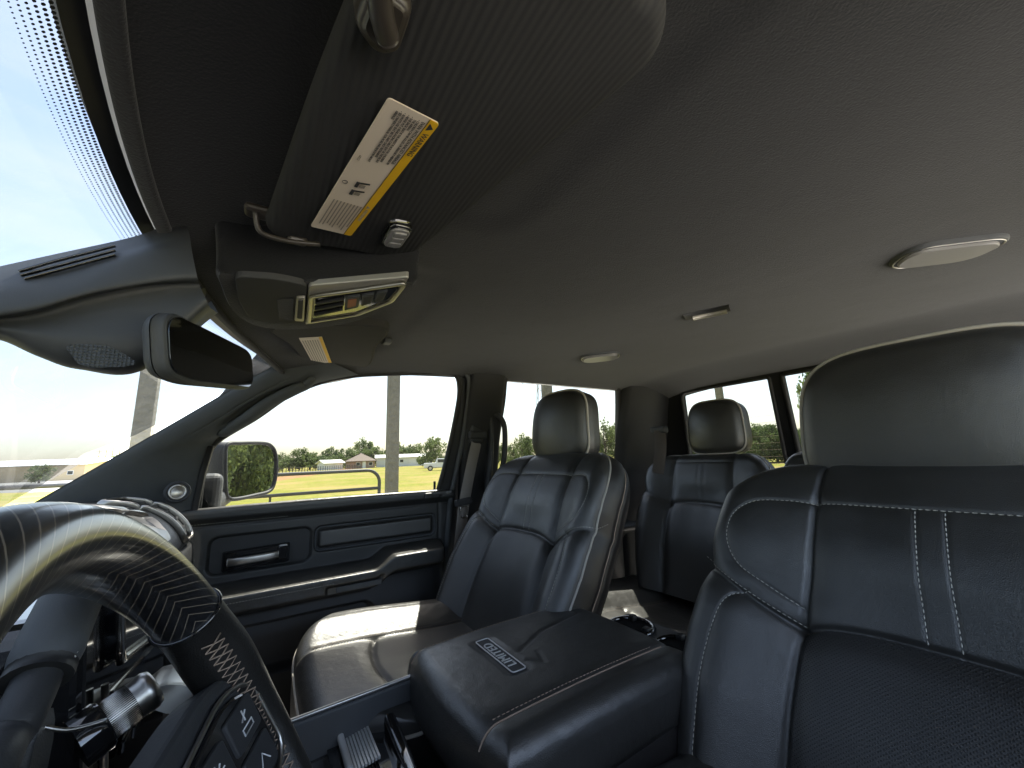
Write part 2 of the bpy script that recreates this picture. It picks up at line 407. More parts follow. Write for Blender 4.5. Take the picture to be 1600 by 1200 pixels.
MT['glass_rear'] = glass('privacy_glass', (0.27, 0.278, 0.265), dirt=0.010)
# visor cloth: fine ribs
MT['visor'] = mat('ribbed_visor_cloth', (0.040, 0.040, 0.040), 0.9, spec=0.15, var=0.1, var_scale=30, bump=(('waveX', 55.0, 0.5, 0.0010), ('noise', 800.0, 0.3, 0.0006)))
def perforated(name):
    m, nt, b = new_mat(name); L = nt.links.new
    b.inputs['Roughness'].default_value = 0.40; b.inputs['Specular IOR Level'].default_value = 0.8
    uv = N(nt, 'ShaderNodeUVMap'); mp = N(nt, 'ShaderNodeMapping'); mp.inputs['Rotation'].default_value = (0, 0, math.radians(45)); mp.inputs['Scale'].default_value = (330, 330, 1)
    L(uv.outputs['UV'], mp.inputs['Vector'])
    fr = N(nt, 'ShaderNodeVectorMath', operation='FRACTION'); L(mp.outputs['Vector'], fr.inputs[0])
    ds = N(nt, 'ShaderNodeVectorMath', operation='DISTANCE'); ds.inputs[1].default_value = (0.5, 0.5, 0); L(fr.outputs['Vector'], ds.inputs[0])
    mr = N(nt, 'ShaderNodeMapRange'); mr.inputs['From Min'].default_value = 0.16; mr.inputs['From Max'].default_value = 0.30
    L(ds.outputs['Value'], mr.inputs['Value'])
    mx = N(nt, 'ShaderNodeMixRGB'); mx.inputs['Color1'].default_value = (0.004, 0.004, 0.004, 1); mx.inputs['Color2'].default_value = (0.0265, 0.026, 0.0245, 1)
    L(mr.outputs['Result'], mx.inputs['Fac']); L(mx.outputs['Color'], b.inputs['Base Color'])
    bp = N(nt, 'ShaderNodeBump', Strength=0.8, Distance=0.0012); L(mr.outputs['Result'], bp.inputs['Height'])
    tc = N(nt, 'ShaderNodeTexCoord'); vo = N(nt, 'ShaderNodeTexVoronoi', Scale=520.0); vo.feature = 'DISTANCE_TO_EDGE'; L(tc.outputs['Object'], vo.inputs['Vector'])
    b2 = N(nt, 'ShaderNodeBump', Strength=0.3, Distance=0.001); L(vo.outputs['Distance'], b2.inputs['Height']); L(bp.outputs['Normal'], b2.inputs['Normal']); L(b2.outputs['Normal'], b.inputs['Normal'])
    return m
MT['perf'] = perforated('perforated_leather')

# ------------------------------------------------------------------ cab shell
YC = 0.51                                   # centre line of the cab
def Yw(z):                                  # inner face of the passenger side, leaning in above the belt line
    z = np.asarray(z, float); t = np.clip((z-1.44)/0.42, 0, 1); return 1.33-0.095*t**1.3
def onW(px, py, off=0.0):                   # pixel -> point on that face
    z = 1.6
    for _ in range(12): p = onY(px, py, float(Yw(z))+off); z = p[2]
    return p
def xh(y): return -0.118+0.326*(np.asarray(y, float)-YC)**2     # rear edge of the windshield glass (header)
ZH = 1.822
def Zl(x, y):                               # headliner height
    a = np.abs(np.asarray(y, float)-YC)
    return ZH+0.066*(1-np.exp(-np.maximum(np.asarray(x, float)-xh(y), 0)/0.20))-0.040*(a/0.73)**5-0.05*sstep(x, 1.45, 1.80)

cab = thing('truck_cab', 'dark lined crew cab shell of the pickup truck around the seats', 'truck cab', (0.8, YC, 0.76))
def f_headliner(u, v):
    y = v; x = xh(y)+(1.775-xh(y))*u
    z = Zl(x, y)
    # shallow pockets above the sun visors and the sunken cover over the console
    for yc in (0.20, 0.84):
        z = z+0.004*(1-sstep(sd_rbox(x, y, 0.15, yc, 0.14, 0.24, 0.06), -0.03, 0.02))
    return np.stack([x, y, z], -1)
hl = surf('headliner', f_headliner, np.linspace(0, 1, 160), np.linspace(-0.228, 1.248, 150), MT['headliner'], cab)
def f_roof(u, v):
    y = v; x = xh(y)-0.03+(1.90-xh(y))*u
    z = 1.925+0.0*x-0.07*(np.abs(y-YC)/0.80)**4-0.05*sstep(x, 1.5, 1.9)-0.075*(1-sstep(x-xh(y), -0.05, 0.30))
    return np.stack([x, y, z], -1)
MT['paint'] = mat('white_truck_paint', (0.62, 0.62, 0.60), 0.25, coat=0.8)
surf('roof_panel', f_roof, np.linspace(0, 1, 30), np.linspace(-0.29, 1.31, 40), MT['paint'], cab)

# windshield: ruled from the header curve down to the cowl
def f_ws(u, v):
    y0 = v; k = 0.86*u
    x = xh(y0)-k-0.012; z = ZH+0.004-0.775*k+0.03*np.sin(np.pi*u)
    y = y0+(y0-YC)*0.235*k
    return np.stack([x, y, z], -1)
ws = surf('windshield', f_ws, np.linspace(0, 1, 24), np.linspace(-0.20, 1.20, 48), MT['glass_front'], cab)
# printed ceramic border: a solid strip and rows of dots that shrink towards the clear glass
MT['frit'] = mat('ceramic_frit', (0.012, 0.012, 0.013), 0.4)
surf('frit_band', lambda u, v: f_ws(u*0.008+0.0, v)+np.array([0.002, 0, -0.003]), np.linspace(-0.6, 1, 5), np.linspace(-0.20, 1.20, 40), MT['frit'], ws)
parts = []
ex0 = unit(A([-0.79, 0, -0.61])); ey0 = A([0, 1.0, 0]); en0 = np.cross(ex0, ey0)
for r in range(6):
    uu = 0.0100+r*0.0034; rad = 0.00135-0.00015*r
    for y in np.arange(-0.05, 1.19, 0.0034):
        y2 = y+(0.0017 if r % 2 else 0)
        c = f_ws(A(uu), A(y2))+A([0.002, 0, -0.003])
        parts.append(([c+ex0*rad*math.cos(t)+ey0*rad*math.sin(t) for t in np.linspace(0, 2*math.pi, 6, endpoint=False)], [tuple(range(6))]))
V, Fc = merge(parts); mesh_obj('frit_dots', V, Fc, MT['frit'], ws, smooth=False, kind='stuff')
# header trim strip that finishes the headliner at the glass
yy = np.linspace(-0.2, 1.19, 60)
V, Fc = sweep(np.stack([xh(yy)+0.006, yy, np.full_like(yy, ZH-0.002)-0.040*(np.abs(yy-YC)/0.73)**5], 1), sq(0.010, 0.014, 0.004), up=(0, 0, 1)); mesh_obj('header_trim', V, Fc, MT['headliner'], cab)

# passenger A-pillar trim: lofted between the glass edge and the door opening
L1 = smooth_line([(-0.52, 1.295, 1.395), (-0.405, 1.268, 1.487), (-0.20, 1.222, 1.648), (0.02, 1.172, 1.818), (0.10, 1.165, 1.850)], 60)
L2 = smooth_line([tuple(onW(*p, -0.004)) for p in ((300, 830), (306, 795), (318, 740), (336, 690), (365, 672), (400, 652), (450, 619), (500, 598), (560, 586))], 80)
L2 = np.vstack([L2]); L1 = resample(L1, 0.004)
def arc(P, u):
    L = np.r_[0, np.cumsum(np.linalg.norm(np.diff(P, axis=0), axis=1))]; L /= L[-1]
    return np.stack([np.interp(u, L, P[:, k]) for k in range(3)], -1)
def f_pillar(u, v):
    a = arc(L1, u); b = arc(L2, u)
    n = np.broadcast_to(unit(A([0.10, -0.95, -0.25])), a.shape)
    bulge = 0.034*np.sin(np.pi*np.clip(v, 0, 1))**0.6
    # hand-hold recess
    du = (u-0.66)/0.17; vc = 0.66; dv = (v-vc)/0.17
    rec = 1-sstep(np.hypot(du, dv), 0.55, 1.0)
    bulge = bulge-0.020*rec-0.004*np.exp(-((v-0.42)/0.012)**2)*sstep(u, 0.45, 0.52)*(1-sstep(u, 0.8, 0.86))
    return a*(1-v[..., None])+b*v[..., None]+n*bulge[..., None]
apil = surf('pillar_trim', f_pillar, np.linspace(0, 1, 110), np.linspace(-0.02, 1.02, 60), MT['pillar'], cab)
tq = np.linspace(0, 1, 50); hu_ = 0.43+0.43*tq; hv_ = 0.90-0.10*np.sin(np.pi*tq)**0.6-0.20*np.maximum(0, tq-0.85)/0.15
lift = 0.016*np.sin(np.pi*tq)**0.45
hb = f_pillar(hu_, hv_)+lift[:, None]*unit(A([0.10, -0.95, -0.25]))
V, Fc = sweep(hb, circ(0.014, 14, 0.020), scale=0.55+0.45*np.sin(np.pi*tq)**0.5); mesh_obj('grab_handle', V, Fc, MT['pillar'], apil)
# tweeter in the pillar foot
tc_ = onY(277, 769, 1.222); tn = unit(A([0.30, -0.93, 0.12])); te = unit(np.cross(A([0, 0, 1.0]), tn)); tu = np.cross(tn, te)
def ring(c, e, u, n, r, rt, k=28, m=8):
    t = np.linspace(0, 2*np.pi, k, endpoint=False); P = c+r*(np.outer(np.cos(t), e)+np.outer(np.sin(t), u)); return sweep(P, circ(rt, m), closed=True, up=n)
def disc(c, e, u, n, r, dome=0.0, k=28, rings=5):
    V = [c+n*dome]; Fc = []
    for q in range(1, rings+1):
        rr = r*q/rings
        for t in np.linspace(0, 2*np.pi, k, endpoint=False): V.append(c+rr*(math.cos(t)*e+math.sin(t)*u)+n*dome*(1-(q/rings)**2))
    for j in range(k): Fc.append((0, 1+j, 1+(j+1) % k))
    for q in range(rings-1):
        for j in range(k): a = 1+q*k; Fc.append((a+j, a+k+j, a+k+(j+1) % k, a+(j+1) % k))
    return A(V), Fc
tw = thing('tweeter_speaker', 'small round tweeter with bright ring in the windshield pillar foot', 'speaker', tc_)
V, Fc = ring(tc_, te, tu, tn, 0.0215, 0.0045); mesh_obj('outer_ring', V, Fc, MT['plastic'], tw)
V, Fc = ring(tc_+tn*0.002, te, tu, tn, 0.0155, 0.0028); mesh_obj('bright_ring', V, Fc, MT['satin'], tw)
V, Fc = disc(tc_, te, tu, tn, 0.0145, 0.003); mesh_obj('grille', V, Fc, MT['satin'], tw)
# door-side corner panel below the tweeter, black window corner seal
V, Fc = sweep([onW(*p, -0.012) for p in ((301, 815), (306, 790), (316, 740), (330, 696))], sq(0.020, 0.014, 0.004), up=(0, -1, 0)); mesh_obj('window_seal', V, Fc, MT['rubber'], cab)

# B-pillar and rear corner trims (passenger side)
def pillar_strip(name, xs, zs, depth, mtl, parent, x0b, x1b, x0t, x1t, z0=0.78, z1=1.86, mirror=False):
    def fn(u, v):
        z = z0+(z1-z0)*u; xa = x0b+(x0t-x0b)*u; xb = x1b+(x1t-x1b)*u
        x = xa+(xb-xa)*v; y = Yw(z)-0.004-depth*np.sin(np.pi*np.clip(v, 0, 1))**0.22-0.006*np.exp(-((z-1.44)/0.012)**2)*0
        if mirror: y = 2*YC-y
        return np.stack([x, y, z], -1)
    return surf(name, fn, np.linspace(0, 1, 50), np.linspace(0, 1, 26), mtl, parent)
pillar_strip('pillar_trim', None, None, 0.034, MT['pillar_dark'], cab, 0.60, 0.775, 0.615, 0.765)
pillar_strip('pillar_trim', None, None, 0.060, MT['pillar_dark'], cab, 1.40, 1.80, 1.425, 1.77)
pillar_strip('pillar_trim', None, None, 0.045, MT['soft'], cab, 0.86, 1.02, 0.86, 1.02, mirror=True)
# mirrored A-pillar on the driver's side
surf('pillar_trim', lambda u, v: f_pillar(u, v)*np.array([1, -1, 1])+np.array([0, 2*YC, 0]), np.linspace(0, 1, 40), np.linspace(0, 1, 16), MT['pillar'], cab)

# rear wall with the three-pane window
def Xr(z): return 1.735+(1.83-np.asarray(z, float))*0.16
def onR(px, py):
    z = 1.7
    for _ in range(8): p = onX(px, py, float(Xr(z))); z = p[2]
    return p
zl, zt = 1.455, 1.832
panes = [(0.735, 1.135), (0.33, 0.685), (-0.115, 0.28)]
outer = [(-0.27, 0.8), (1.29, 0.8), (1.29, 1.45), (1.25, 1.88), (-0.23, 1.88), (-0.27, 1.45)]
holes = []
for k, (a, b) in enumerate(panes):
    if k == 0: h = round_poly([(a, zl), (b+0.02, zl), (b-0.015, zt), (a-0.012, zt)], [0.01, 0.03, 0.03, 0.01])
    elif k == 1: h = round_poly([(a, zl), (b, zl), (b-0.008, zt), (a+0.008, zt)], 0.01)
    else: h = round_poly([(a-0.02, zl), (b, zl), (b+0.012, zt), (a+0.015, zt)], [0.03, 0.01, 0.01, 0.03])
    holes.append(h)
vs, fs = cdt_sheet(outer, holes, 0.12)
rw = mesh_obj('rear_wall', np.stack([Xr(vs[:, 1]), vs[:, 0], vs[:, 1]], 1), fs, MT['headliner'], cab, smooth=False)
md = rw.modifiers.new('thick', 'SOLIDIFY'); md.thickness = 0.03; md.offset = 0
for k, h in enumerate(holes):
    P = resample(h, 0.01, True); P3 = np.stack([Xr(P[:, 1])-0.016, P[:, 0], P[:, 1]], 1)
    V, Fc = sweep(P3, circ(0.008, 8), closed=True, up=(1, 0, 0)); mesh_obj('window_seal', V, Fc, MT['rubber'], rw)
    V = np.stack([Xr(h[:, 1])+0.004, h[:, 0], h[:, 1]], 1); pn = mesh_obj('rear_pane', V, [tuple(range(len(h)))], MT['glass_rear'], rw, smooth=False)
    # defroster wires
    prt = []
    if k != 1:
        for z in np.arange(zl+0.03, zt-0.02, 0.028):
            a, b = h[:, 0].min()+0.012, h[:, 0].max()-0.03
            prt.append(sweep([(float(Xr(z))+0.002, a, z), (float(Xr(z))+0.002, b, z)], circ(0.0003, 4)))
        V, Fc = merge(prt); mesh_obj('defroster_wires', V, Fc, MT['thread_brown'], rw, kind='stuff')

# floor, firewall, lower side walls
rbox('cab_floor', (0.72, YC, 0.755), (2.2, 1.62, 0.05), MT['carpet'], cab, 0.01)
rbox('firewall', (-0.62, YC, 1.02), (0.04, 1.58, 0.62), MT['carpet'], cab, 0.01)
rbox('transmission_tunnel', (0.40, YC, 0.82), (1.6, 0.34, 0.10), MT['carpet'], cab, 0.03, 3)

# ------------------------------------------------------------------ passenger doors
def wall3(p, d=0.0): return A([p[0], float(Yw(p[1]))+d, p[1]])
fd = thing('front_passenger_door', 'black passenger door with its window up, padded armrest and chrome pull handle', 'car door', (0.2, 1.33, 0.80))
win = [onW(*p) for p in ((308, 806), (313, 760), (322, 722), (338, 690), (400, 652), (450, 618), (500, 597), (550, 587), (600, 584), (660, 583), (704, 584), (716, 594), (717, 622), (706, 682), (693, 736), (684, 768))]
fwin = A([(p[0], p[2]) for p in win]); fwin = np.vstack([smooth_line(fwin[:15], 90), fwin[15:]])
outer = [(-0.46, 0.80), (0.645, 0.80), (0.645, 1.44), (0.63, 1.875), (-0.02, 1.875), (-0.16, 1.66), (-0.30, 1.50), (-0.46, 1.44)]
vs, fs = cdt_sheet(outer, [fwin], 0.06)
fr = mesh_obj('door_frame', np.stack([vs[:, 0], Yw(vs[:, 1])+0.012, vs[:, 1]], 1), fs, MT['plastic'], fd, smooth=False)
md = fr.modifiers.new('thick', 'SOLIDIFY'); md.thickness = 0.018; md.offset = 0
P = resample(fwin, 0.008, True); P3 = np.stack([P[:, 0], Yw(P[:, 1])-0.002, P[:, 1]], 1)
V, Fc = sweep(P3, circ(0.0085, 8), closed=True, up=(0, -1, 0)); mesh_obj('window_seal', V, Fc, MT['rubber'], fr)
g = round_poly(fwin, 0.0); mesh_obj('window_glass', np.stack([g[:, 0], Yw(g[:, 1])+0.02, g[:, 1]], 1), [tuple(range(len(g)))], MT['glass_side'], fd, smooth=False)
# second moulding line round the rear of the opening
ed = [onW(*p, -0.012) for p in ((640, 572), (700, 572), (727, 582), (733, 610), (724, 680), (712, 740), (703, 790), (698, 860), (694, 960))]
V, Fc = sweep(smooth_line(ed, 60), circ(0.006, 8, 0.010), up=(0, -1, 0)); mesh_obj('frame_moulding', V, Fc, MT['plastic_grey'], fd)

# inner panel as one relief: y falls towards the cabin
DX0, DX1, DZ0, DZ1 = -0.34, 0.585, 0.86, 1.447
def door_relief(x, z):
    """distance the panel stands in from y = 1.335"""
    d = 0.012+0*x
    d += 0.018*sstep(z, 1.405, 1.425)*(1-sstep(z, 1.436, 1.452)*0.6)          # padded belt rail
    d -= 0.004*np.exp(-((z-1.403)/0.003)**2)
    # sunken field with the pull handle, then the raised padded insert behind it
    hand = sd_rbox(x, z, 0.020, 1.325, 0.118, 0.046, 0.02)
    ins = sd_rbox(x, z, 0.335, 1.335+0.0*x, 0.185, 0.034, 0.018)
    fld = np.minimum(hand, ins)
    d -= 0.012*(1-sstep(fld, -0.004, 0.004))
    d += 0.010*(1-sstep(ins, -0.014, -0.004))
    cup = sd_rbox(x, z, 0.035, 1.318, 0.062, 0.022, 0.010)
    d -= 0.024*(1-sstep(cup, -0.004, 0.003))
    # arm rest: shelf that steps up behind the switch pod
    za = 1.246+0.030*sstep(x, 0.295, 0.36)
    t = (za-z)
    arm = np.where(t < 0, np.exp(-(t/0.007)**4), 1-sstep(t, 0.035, 0.075)*0.9)
    arm = arm*(1-sstep(x, 0.50, 0.545))*sstep(x, -0.30, -0.22)
    d += 0.116*arm
    # pulled-in grip slot below the arm rest
    d -= 0.010*(1-sstep(sd_rbox(x, z, 0.245, za-0.030, 0.075, 0.010, 0.006), -0.003, 0.003))
    # lower map pocket
    pk = sd_rbox(x, z, 0.08, 1.085, 0.235, 0.060, 0.03)
    d += 0.022*(1-sstep(z, 1.10, 1.20))
    d -= 0.035*(1-sstep(pk, -0.010, 0.004))
    d -= 0.006*np.exp(-((x-0.535)/0.0035)**2)*sstep(z, 1.25, 1.28)
    return d
ux = np.linspace(DX0, DX1, 230); uz = np.linspace(DZ0, DZ1, 190)
def f_door(u, v): return np.stack([u, np.minimum(1.335, Yw(v)+0.005)-door_relief(u, v), v], -1)
def rg_door(u, v):
    za = 1.246+0.030*sstep(u, 0.295, 0.36)
    r = np.zeros(u.shape, int)
    r[v > 1.403] = 1
    r[(sd_rbox(u, v, 0.335, 1.335, 0.185, 0.034, 0.018) < -0.004)] = 2
    r[(v < za+0.012) & (v > za-0.040) & (u > -0.26) & (u < 0.53)] = 3
    r[v <= za-0.040] = 4
    return r
dp = surf('door_panel', f_door, ux, uz, MT['soft'], fd, rg_door, {0: 'door_panel', 1: 'belt_rail', 2: 'padded_insert', 3: 'armrest', 4: 'lower_panel'},
          {0: MT['soft'], 1: MT['soft'], 2: MT['leather'], 3: MT['leather_worn'], 4: MT['plastic']}, flip=True)
dpn = dp[0]
def door_pt(x, z, off=0.0): return A([x, float(min(1.335, Yw(z)+0.005)-door_relief(A(x), A(z)))-off, z])
rw_ = [[door_pt(x, 1.4035+0.006, 0.001) for x in np.linspace(-0.30, 0.08, 60)], [door_pt(x, 1.246-0.012, 0.0012) for x in np.linspace(-0.2, 0.19, 80)]]
stitches('stitching', rw_, MT['thread'], dp[3])
# bright outline of the padded insert and of the pull handle
o = round_poly([(0.15, 1.302), (0.519, 1.302), (0.519, 1.368), (0.15, 1.368)], 0.018)
P = [door_pt(x, z, 0.006) for x, z in resample(o, 0.006, True)]
V, Fc = sweep(P, circ(0.0022, 6), closed=True, up=(0, -1, 0)); mesh_obj('insert_trim', V, Fc, MT['plastic_grey'], dp[2])
ha, hb2 = onY(356, 879, 1.312), onY(434, 866, 1.312); hm = (ha+hb2)/2; hd = unit(hb2-ha); hu = unit(np.cross(hd, A([0, -1.0, 0]))); hu = hu if hu[2] > 0 else -hu
V, Fc = sweep(smooth_line([ha, ha+hd*0.02+A([0, -0.008, 0]), hm+A([0, -0.010, 0]), hb2-hd*0.016+A([0, -0.006, 0]), hb2], 24), sq(0.010, 0.020, 0.0045), up=(0, -1, 0))
dh = mesh_obj('pull_handle', V, Fc, MT['satin'], fd)
rbox('handle_pivot', hb2+hd*0.012+A([0, 0.004, 0.002]), (0.024, 0.016, 0.036), MT['gloss'], dh, 0.004, axes=(hd, A([0, 1.0, 0]), hu))
rbox('handle_bezel', hm+hd*0.008+A([0, 0.016, 0.0]), (0.155, 0.010, 0.052), MT['gloss'], dh, 0.004, axes=(hd, A([0, 1.0, 0]), hu))
# switches and bright strips on the arm rest
for k in range(2):
    p = door_pt(0.175+0.036*k, 1.256); rbox('window_switch', p+A([0, 0.022, 0.006]), (0.026, 0.018, 0.010), MT['gloss'], fd, 0.003)
P = [door_pt(x, 1.2475+0.030*sstep(x, 0.295, 0.36), 0.001) for x in np.linspace(0.02, 0.47, 60)]
rbox('armrest_plate', door_pt(0.255, 1.215, 0.004), (0.12, 0.006, 0.014), MT['plastic_grey'], fd, 0.002)
V, Fc = sweep([(x, 1.317, 1.4405-0.004*((x-0.15)/0.4)**2) for x in np.linspace(-0.335, 0.575, 40)], sq(0.024, 0.024, 0.0095, 5), up=(0, -1, 0)); mesh_obj('belt_cap', V, Fc, MT['leather_worn'], dp[1])
# lock pin on the belt rail
lp = onW(679, 762, 0.004); V, Fc = sweep([lp+A([0, 0, -0.03]), lp+A([0, 0, 0.0]), lp+A([0, 0, 0.022])], circ(0.0045, 8)); mesh_obj('lock_pin', V, Fc, MT['plastic'], fd)
rbox('belt_end_cap', onW(668, 775, -0.02), (0.030, 0.030, 0.022), MT['soft'], fd, 0.006)

# rear passenger door (only its window and the edge of its panel show)
rd = thing('rear_passenger_door', 'dark rear passenger door with tinted window behind the front seat', 'car door', (1.1, 1.33, 0.80))
rwin_px = ((790, 592), (800, 587), (870, 590), (945, 596), (962, 601), (966, 615), (966, 660), (966, 720))
rwin = [onW(*p) for p in rwin_px]; rwin = [(p[0], p[2]) for p in rwin]+[(1.42, 1.455), (0.77, 1.455), (0.765, 1.60), (0.775, 1.76)]
rwin = smooth_line(rwin, 120, True)
outer = [(0.70, 0.80), (1.62, 0.80), (1.62, 1.44), (1.58, 1.875), (0.70, 1.875)]
vs, fs = cdt_sheet(outer, [rwin], 0.08)
fr2 = mesh_obj('door_frame', np.stack([vs[:, 0], Yw(vs[:, 1])+0.012, vs[:, 1]], 1), fs, MT['plastic'], rd, smooth=False)
md = fr2.modifiers.new('thick', 'SOLIDIFY'); md.thickness = 0.018; md.offset = 0
P = resample(rwin, 0.01, True); V, Fc = sweep(np.stack([P[:, 0], Yw(P[:, 1])-0.002, P[:, 1]], 1), circ(0.0085, 8), closed=True, up=(0, -1, 0)); mesh_obj('window_seal', V, Fc, MT['rubber'], fr2)
mesh_obj('window_glass', np.stack([rwin[:, 0], Yw(rwin[:, 1])+0.02, rwin[:, 1]], 1), [tuple(range(len(rwin)))], MT['glass_rear'], rd, smooth=False)
surf('door_panel', lambda u, v: np.stack([u, np.minimum(1.335, Yw(v)+0.005)-0.03-0.05*np.exp(-((v-1.22)/0.03)**2)-0.02*sstep(v, 1.40, 1.43), v], -1), np.linspace(0.74, 1.5, 40), np.linspace(0.86, 1.447, 60), MT['soft'], rd, flip=True)

# unseen driver's door, added closed to cut the ground bounce, its window down
dd_ = thing('unseen_driver_door', 'unseen black driver door added closed beside the steering wheel, window rolled down', 'car door', (0.2, 2*YC-1.33, 0.80))
vsd, fsd = cdt_sheet([(-0.46, 0.80), (0.90, 0.80), (0.90, 1.44), (-0.30, 1.44), (-0.46, 1.43)], [], 0.1)
o_ = mesh_obj('door_shell', np.stack([vsd[:, 0], np.full(len(vsd), 2*YC-1.345), vsd[:, 1]], 1), fsd, MT['plastic'], dd_, smooth=False); md = o_.modifiers.new('thick', 'SOLIDIFY'); md.thickness = 0.018; md.offset = 0
surf('door_panel', lambda u, v: np.stack([u, 2*YC-(1.335-door_relief(u, v)), v], -1), np.linspace(-0.34, 0.585, 120), np.linspace(0.86, 1.44, 100), MT['soft'], dd_)

# grab handle on the B-pillar for the rear passengers
gh = thing('rear_grab_handle', 'black loop grab handle on the pillar behind the front passenger', 'grab handle', onY(775, 740, 1.26))
lp = smooth_line([tuple(onY(px, py, y)) for px, py, y in ((762, 655, 1.27), (776, 648, 1.245), (787, 662, 1.235), (789, 690, 1.232), (787, 720, 1.232), (779, 745, 1.24), (764, 757, 1.265))], 50)
V, Fc = sweep(lp, circ(0.010, 10, 0.013)); mesh_obj('grip', V, Fc, MT['plastic'], gh)
lp = smooth_line([tuple(onY(px, py, 1.255)) for px, py in ((764, 640), (767, 680), (766, 720), (762, 765))], 20)
V, Fc = sweep(lp, circ(0.010, 10, 0.014)); mesh_obj('base', V, Fc, MT['plastic'], gh)

# ------------------------------------------------------------------ seats
class Back:
    """front face of a seat back in the seat's own frame: s across, h up the back, d out of the face"""
    def __init__(s_, org, recline, W=1.0, H=0.588, front=True):
        s_.o = A(org); r = math.radians(recline); s_.H0 = H; s_.front = front; s_.W = W
        s_.eh = A([math.sin(r), 0, math.cos(r)]); s_.ed = A([-math.cos(r), 0, math.sin(r)]); s_.es = A([0, 1.0, 0])
        s_.sv = smooth_line([(0.136, -0.02), (0.140, 0.10), (0.138, 0.22), (0.130, 0.32), (0.122, 0.42), (0.118, 0.62)], 40)
        s_.D1 = smooth_line([(0.129, 0.326), (0.16, 0.336), (0.20, 0.352), (0.245, 0.374), (0.28, 0.392)], 30)
        s_.Mx = smooth_line([(0.0, 0.345), (0.045, 0.344), (0.09, 0.338), (0.130, 0.326)], 20)
        s_.T = [(0.0, 0.502), (0.118, 0.502)]
        s_.Lp = smooth_line([(0.119, 0.502), (0.155, 0.501), (0.195, 0.493), (0.220, 0.472), (0.228, 0.445), (0.224, 0.415), (0.205, 0.388), (0.17, 0.370), (0.127, 0.352)], 60)
        s_.Lb = smooth_line([(0.205, -0.02), (0.222, 0.10), (0.230, 0.22), (0.226, 0.29), (0.214, 0.335), (0.19, 0.355)], 50)
        s_.seams = [s_.sv, s_.D1, s_.Mx]; s_.soft = [s_.Lp, s_.Lb, A(s_.T)]
    def w(s_, h): return s_.W*np.interp(h, [0, 0.08, 0.2, 0.28, 0.34, 0.378, 0.42, 0.48, 0.56, 0.62], [0.238, 0.254, 0.272, 0.274, 0.268, 0.258, 0.262, 0.258, 0.248, 0.24])
    def top(s_, u):
        k = 0.42; r = 0.115; a = np.clip((np.abs(u)-(1-k))/k, 0, 1)
        return s_.H0-r*(1-np.sqrt(np.maximum(0, 1-a**2.2)))-0.006*np.abs(u)
    def sh(s_, u, v):
        h = s_.top(u)*v; return u*s_.w(h), h
    def depth(s_, s, h, u=None, v=None):
        a = np.abs(s)
        B = np.interp(h, [0, 0.1, 0.22, 0.32, 0.39, 0.5, 0.6], [0.042, 0.050, 0.050, 0.040, 0.026, 0.018, 0.010])
        d = B*sstep(a, 0.125, 0.22)
        d = d-0.010*(1-sstep(a, 0.02, 0.125))*(1-sstep(h, 0.36, 0.42))+0.016*np.exp(-((h-0.22)/0.13)**2)*(1-sstep(a, 0.1, 0.2))
        d = d+0.006*np.exp(-((h-0.44)/0.045)**2)
        d = d-0.022*sstep(h, 0.49, 0.59)
        wv = s_.w(h); e = wv-a
        if u is not None: e = np.minimum(e, (s_.top(u)-h)*0.9+0.0)
        R = 0.034; q = np.clip((R-e)/R, 0, 1); d = d-R*(1-np.sqrt(np.maximum(0, 1-q*q)))
        for P in s_.seams:
            t = dist_poly(a, h, P); d = d-0.0055*np.exp(-(t/0.0042)**2)-0.0045*np.exp(-(t/0.016)**2)
        for P in s_.soft:
            t = dist_poly(a, h, P); d = d-0.0016*np.exp(-(t/0.0022)**2)-0.0016*np.exp(-(t/0.010)**2)
        t = np.abs(a-0.0130)+10*(h < 0.338)+10*(h > 0.503); d = d-0.0014*np.exp(-(t/0.0022)**2)
        return d
    def pt(s_, s, h, off=0.0, u=None):
        s, h = np.asarray(s, float), np.asarray(h, float); d = s_.depth(s, h, u)+off
        return s_.o+s[..., None]*s_.es+h[..., None]*s_.eh+d[..., None]*s_.ed
    def face(s_, u, v):
        s, h = s_.sh(u, v); return s_.pt(s, h, 0.0, u)
    def region(s_, fu, fv):
        s, h = s_.sh(fu, fv); a = np.abs(s); sv = np.interp(h, s_.sv[:, 1], s_.sv[:, 0]); hm = np.interp(a, s_.Mx[:, 0], s_.Mx[:, 1]); hd = np.interp(a, s_.D1[:, 0], s_.D1[:, 1])
        r = np.zeros(s.shape, int); c = a < sv
        r[c & (h >= hm)] = 0; r[c & (h < hm)] = 1; r[c & (h > 0.502)] = 6
        r[~c & (h >= hd)] = np.where(s[~c & (h >= hd)] > 0, 2, 3); r[~c & (h < hd)] = np.where(s[~c & (h < hd)] > 0, 4, 5)
        return r
NM_BACK = {0: 'upper_panel', 1: 'centre_insert', 2: 'shoulder_panel', 3: 'shoulder_panel', 4: 'side_bolster', 5: 'side_bolster', 6: 'top_panel'}
def bl(a, b, n): return np.linspace(a, b, n)
def edge_dense(n):        # more samples near the rim
    t = np.linspace(-1, 1, n); return np.sign(t)*(1-(1-np.abs(t))**1.25)
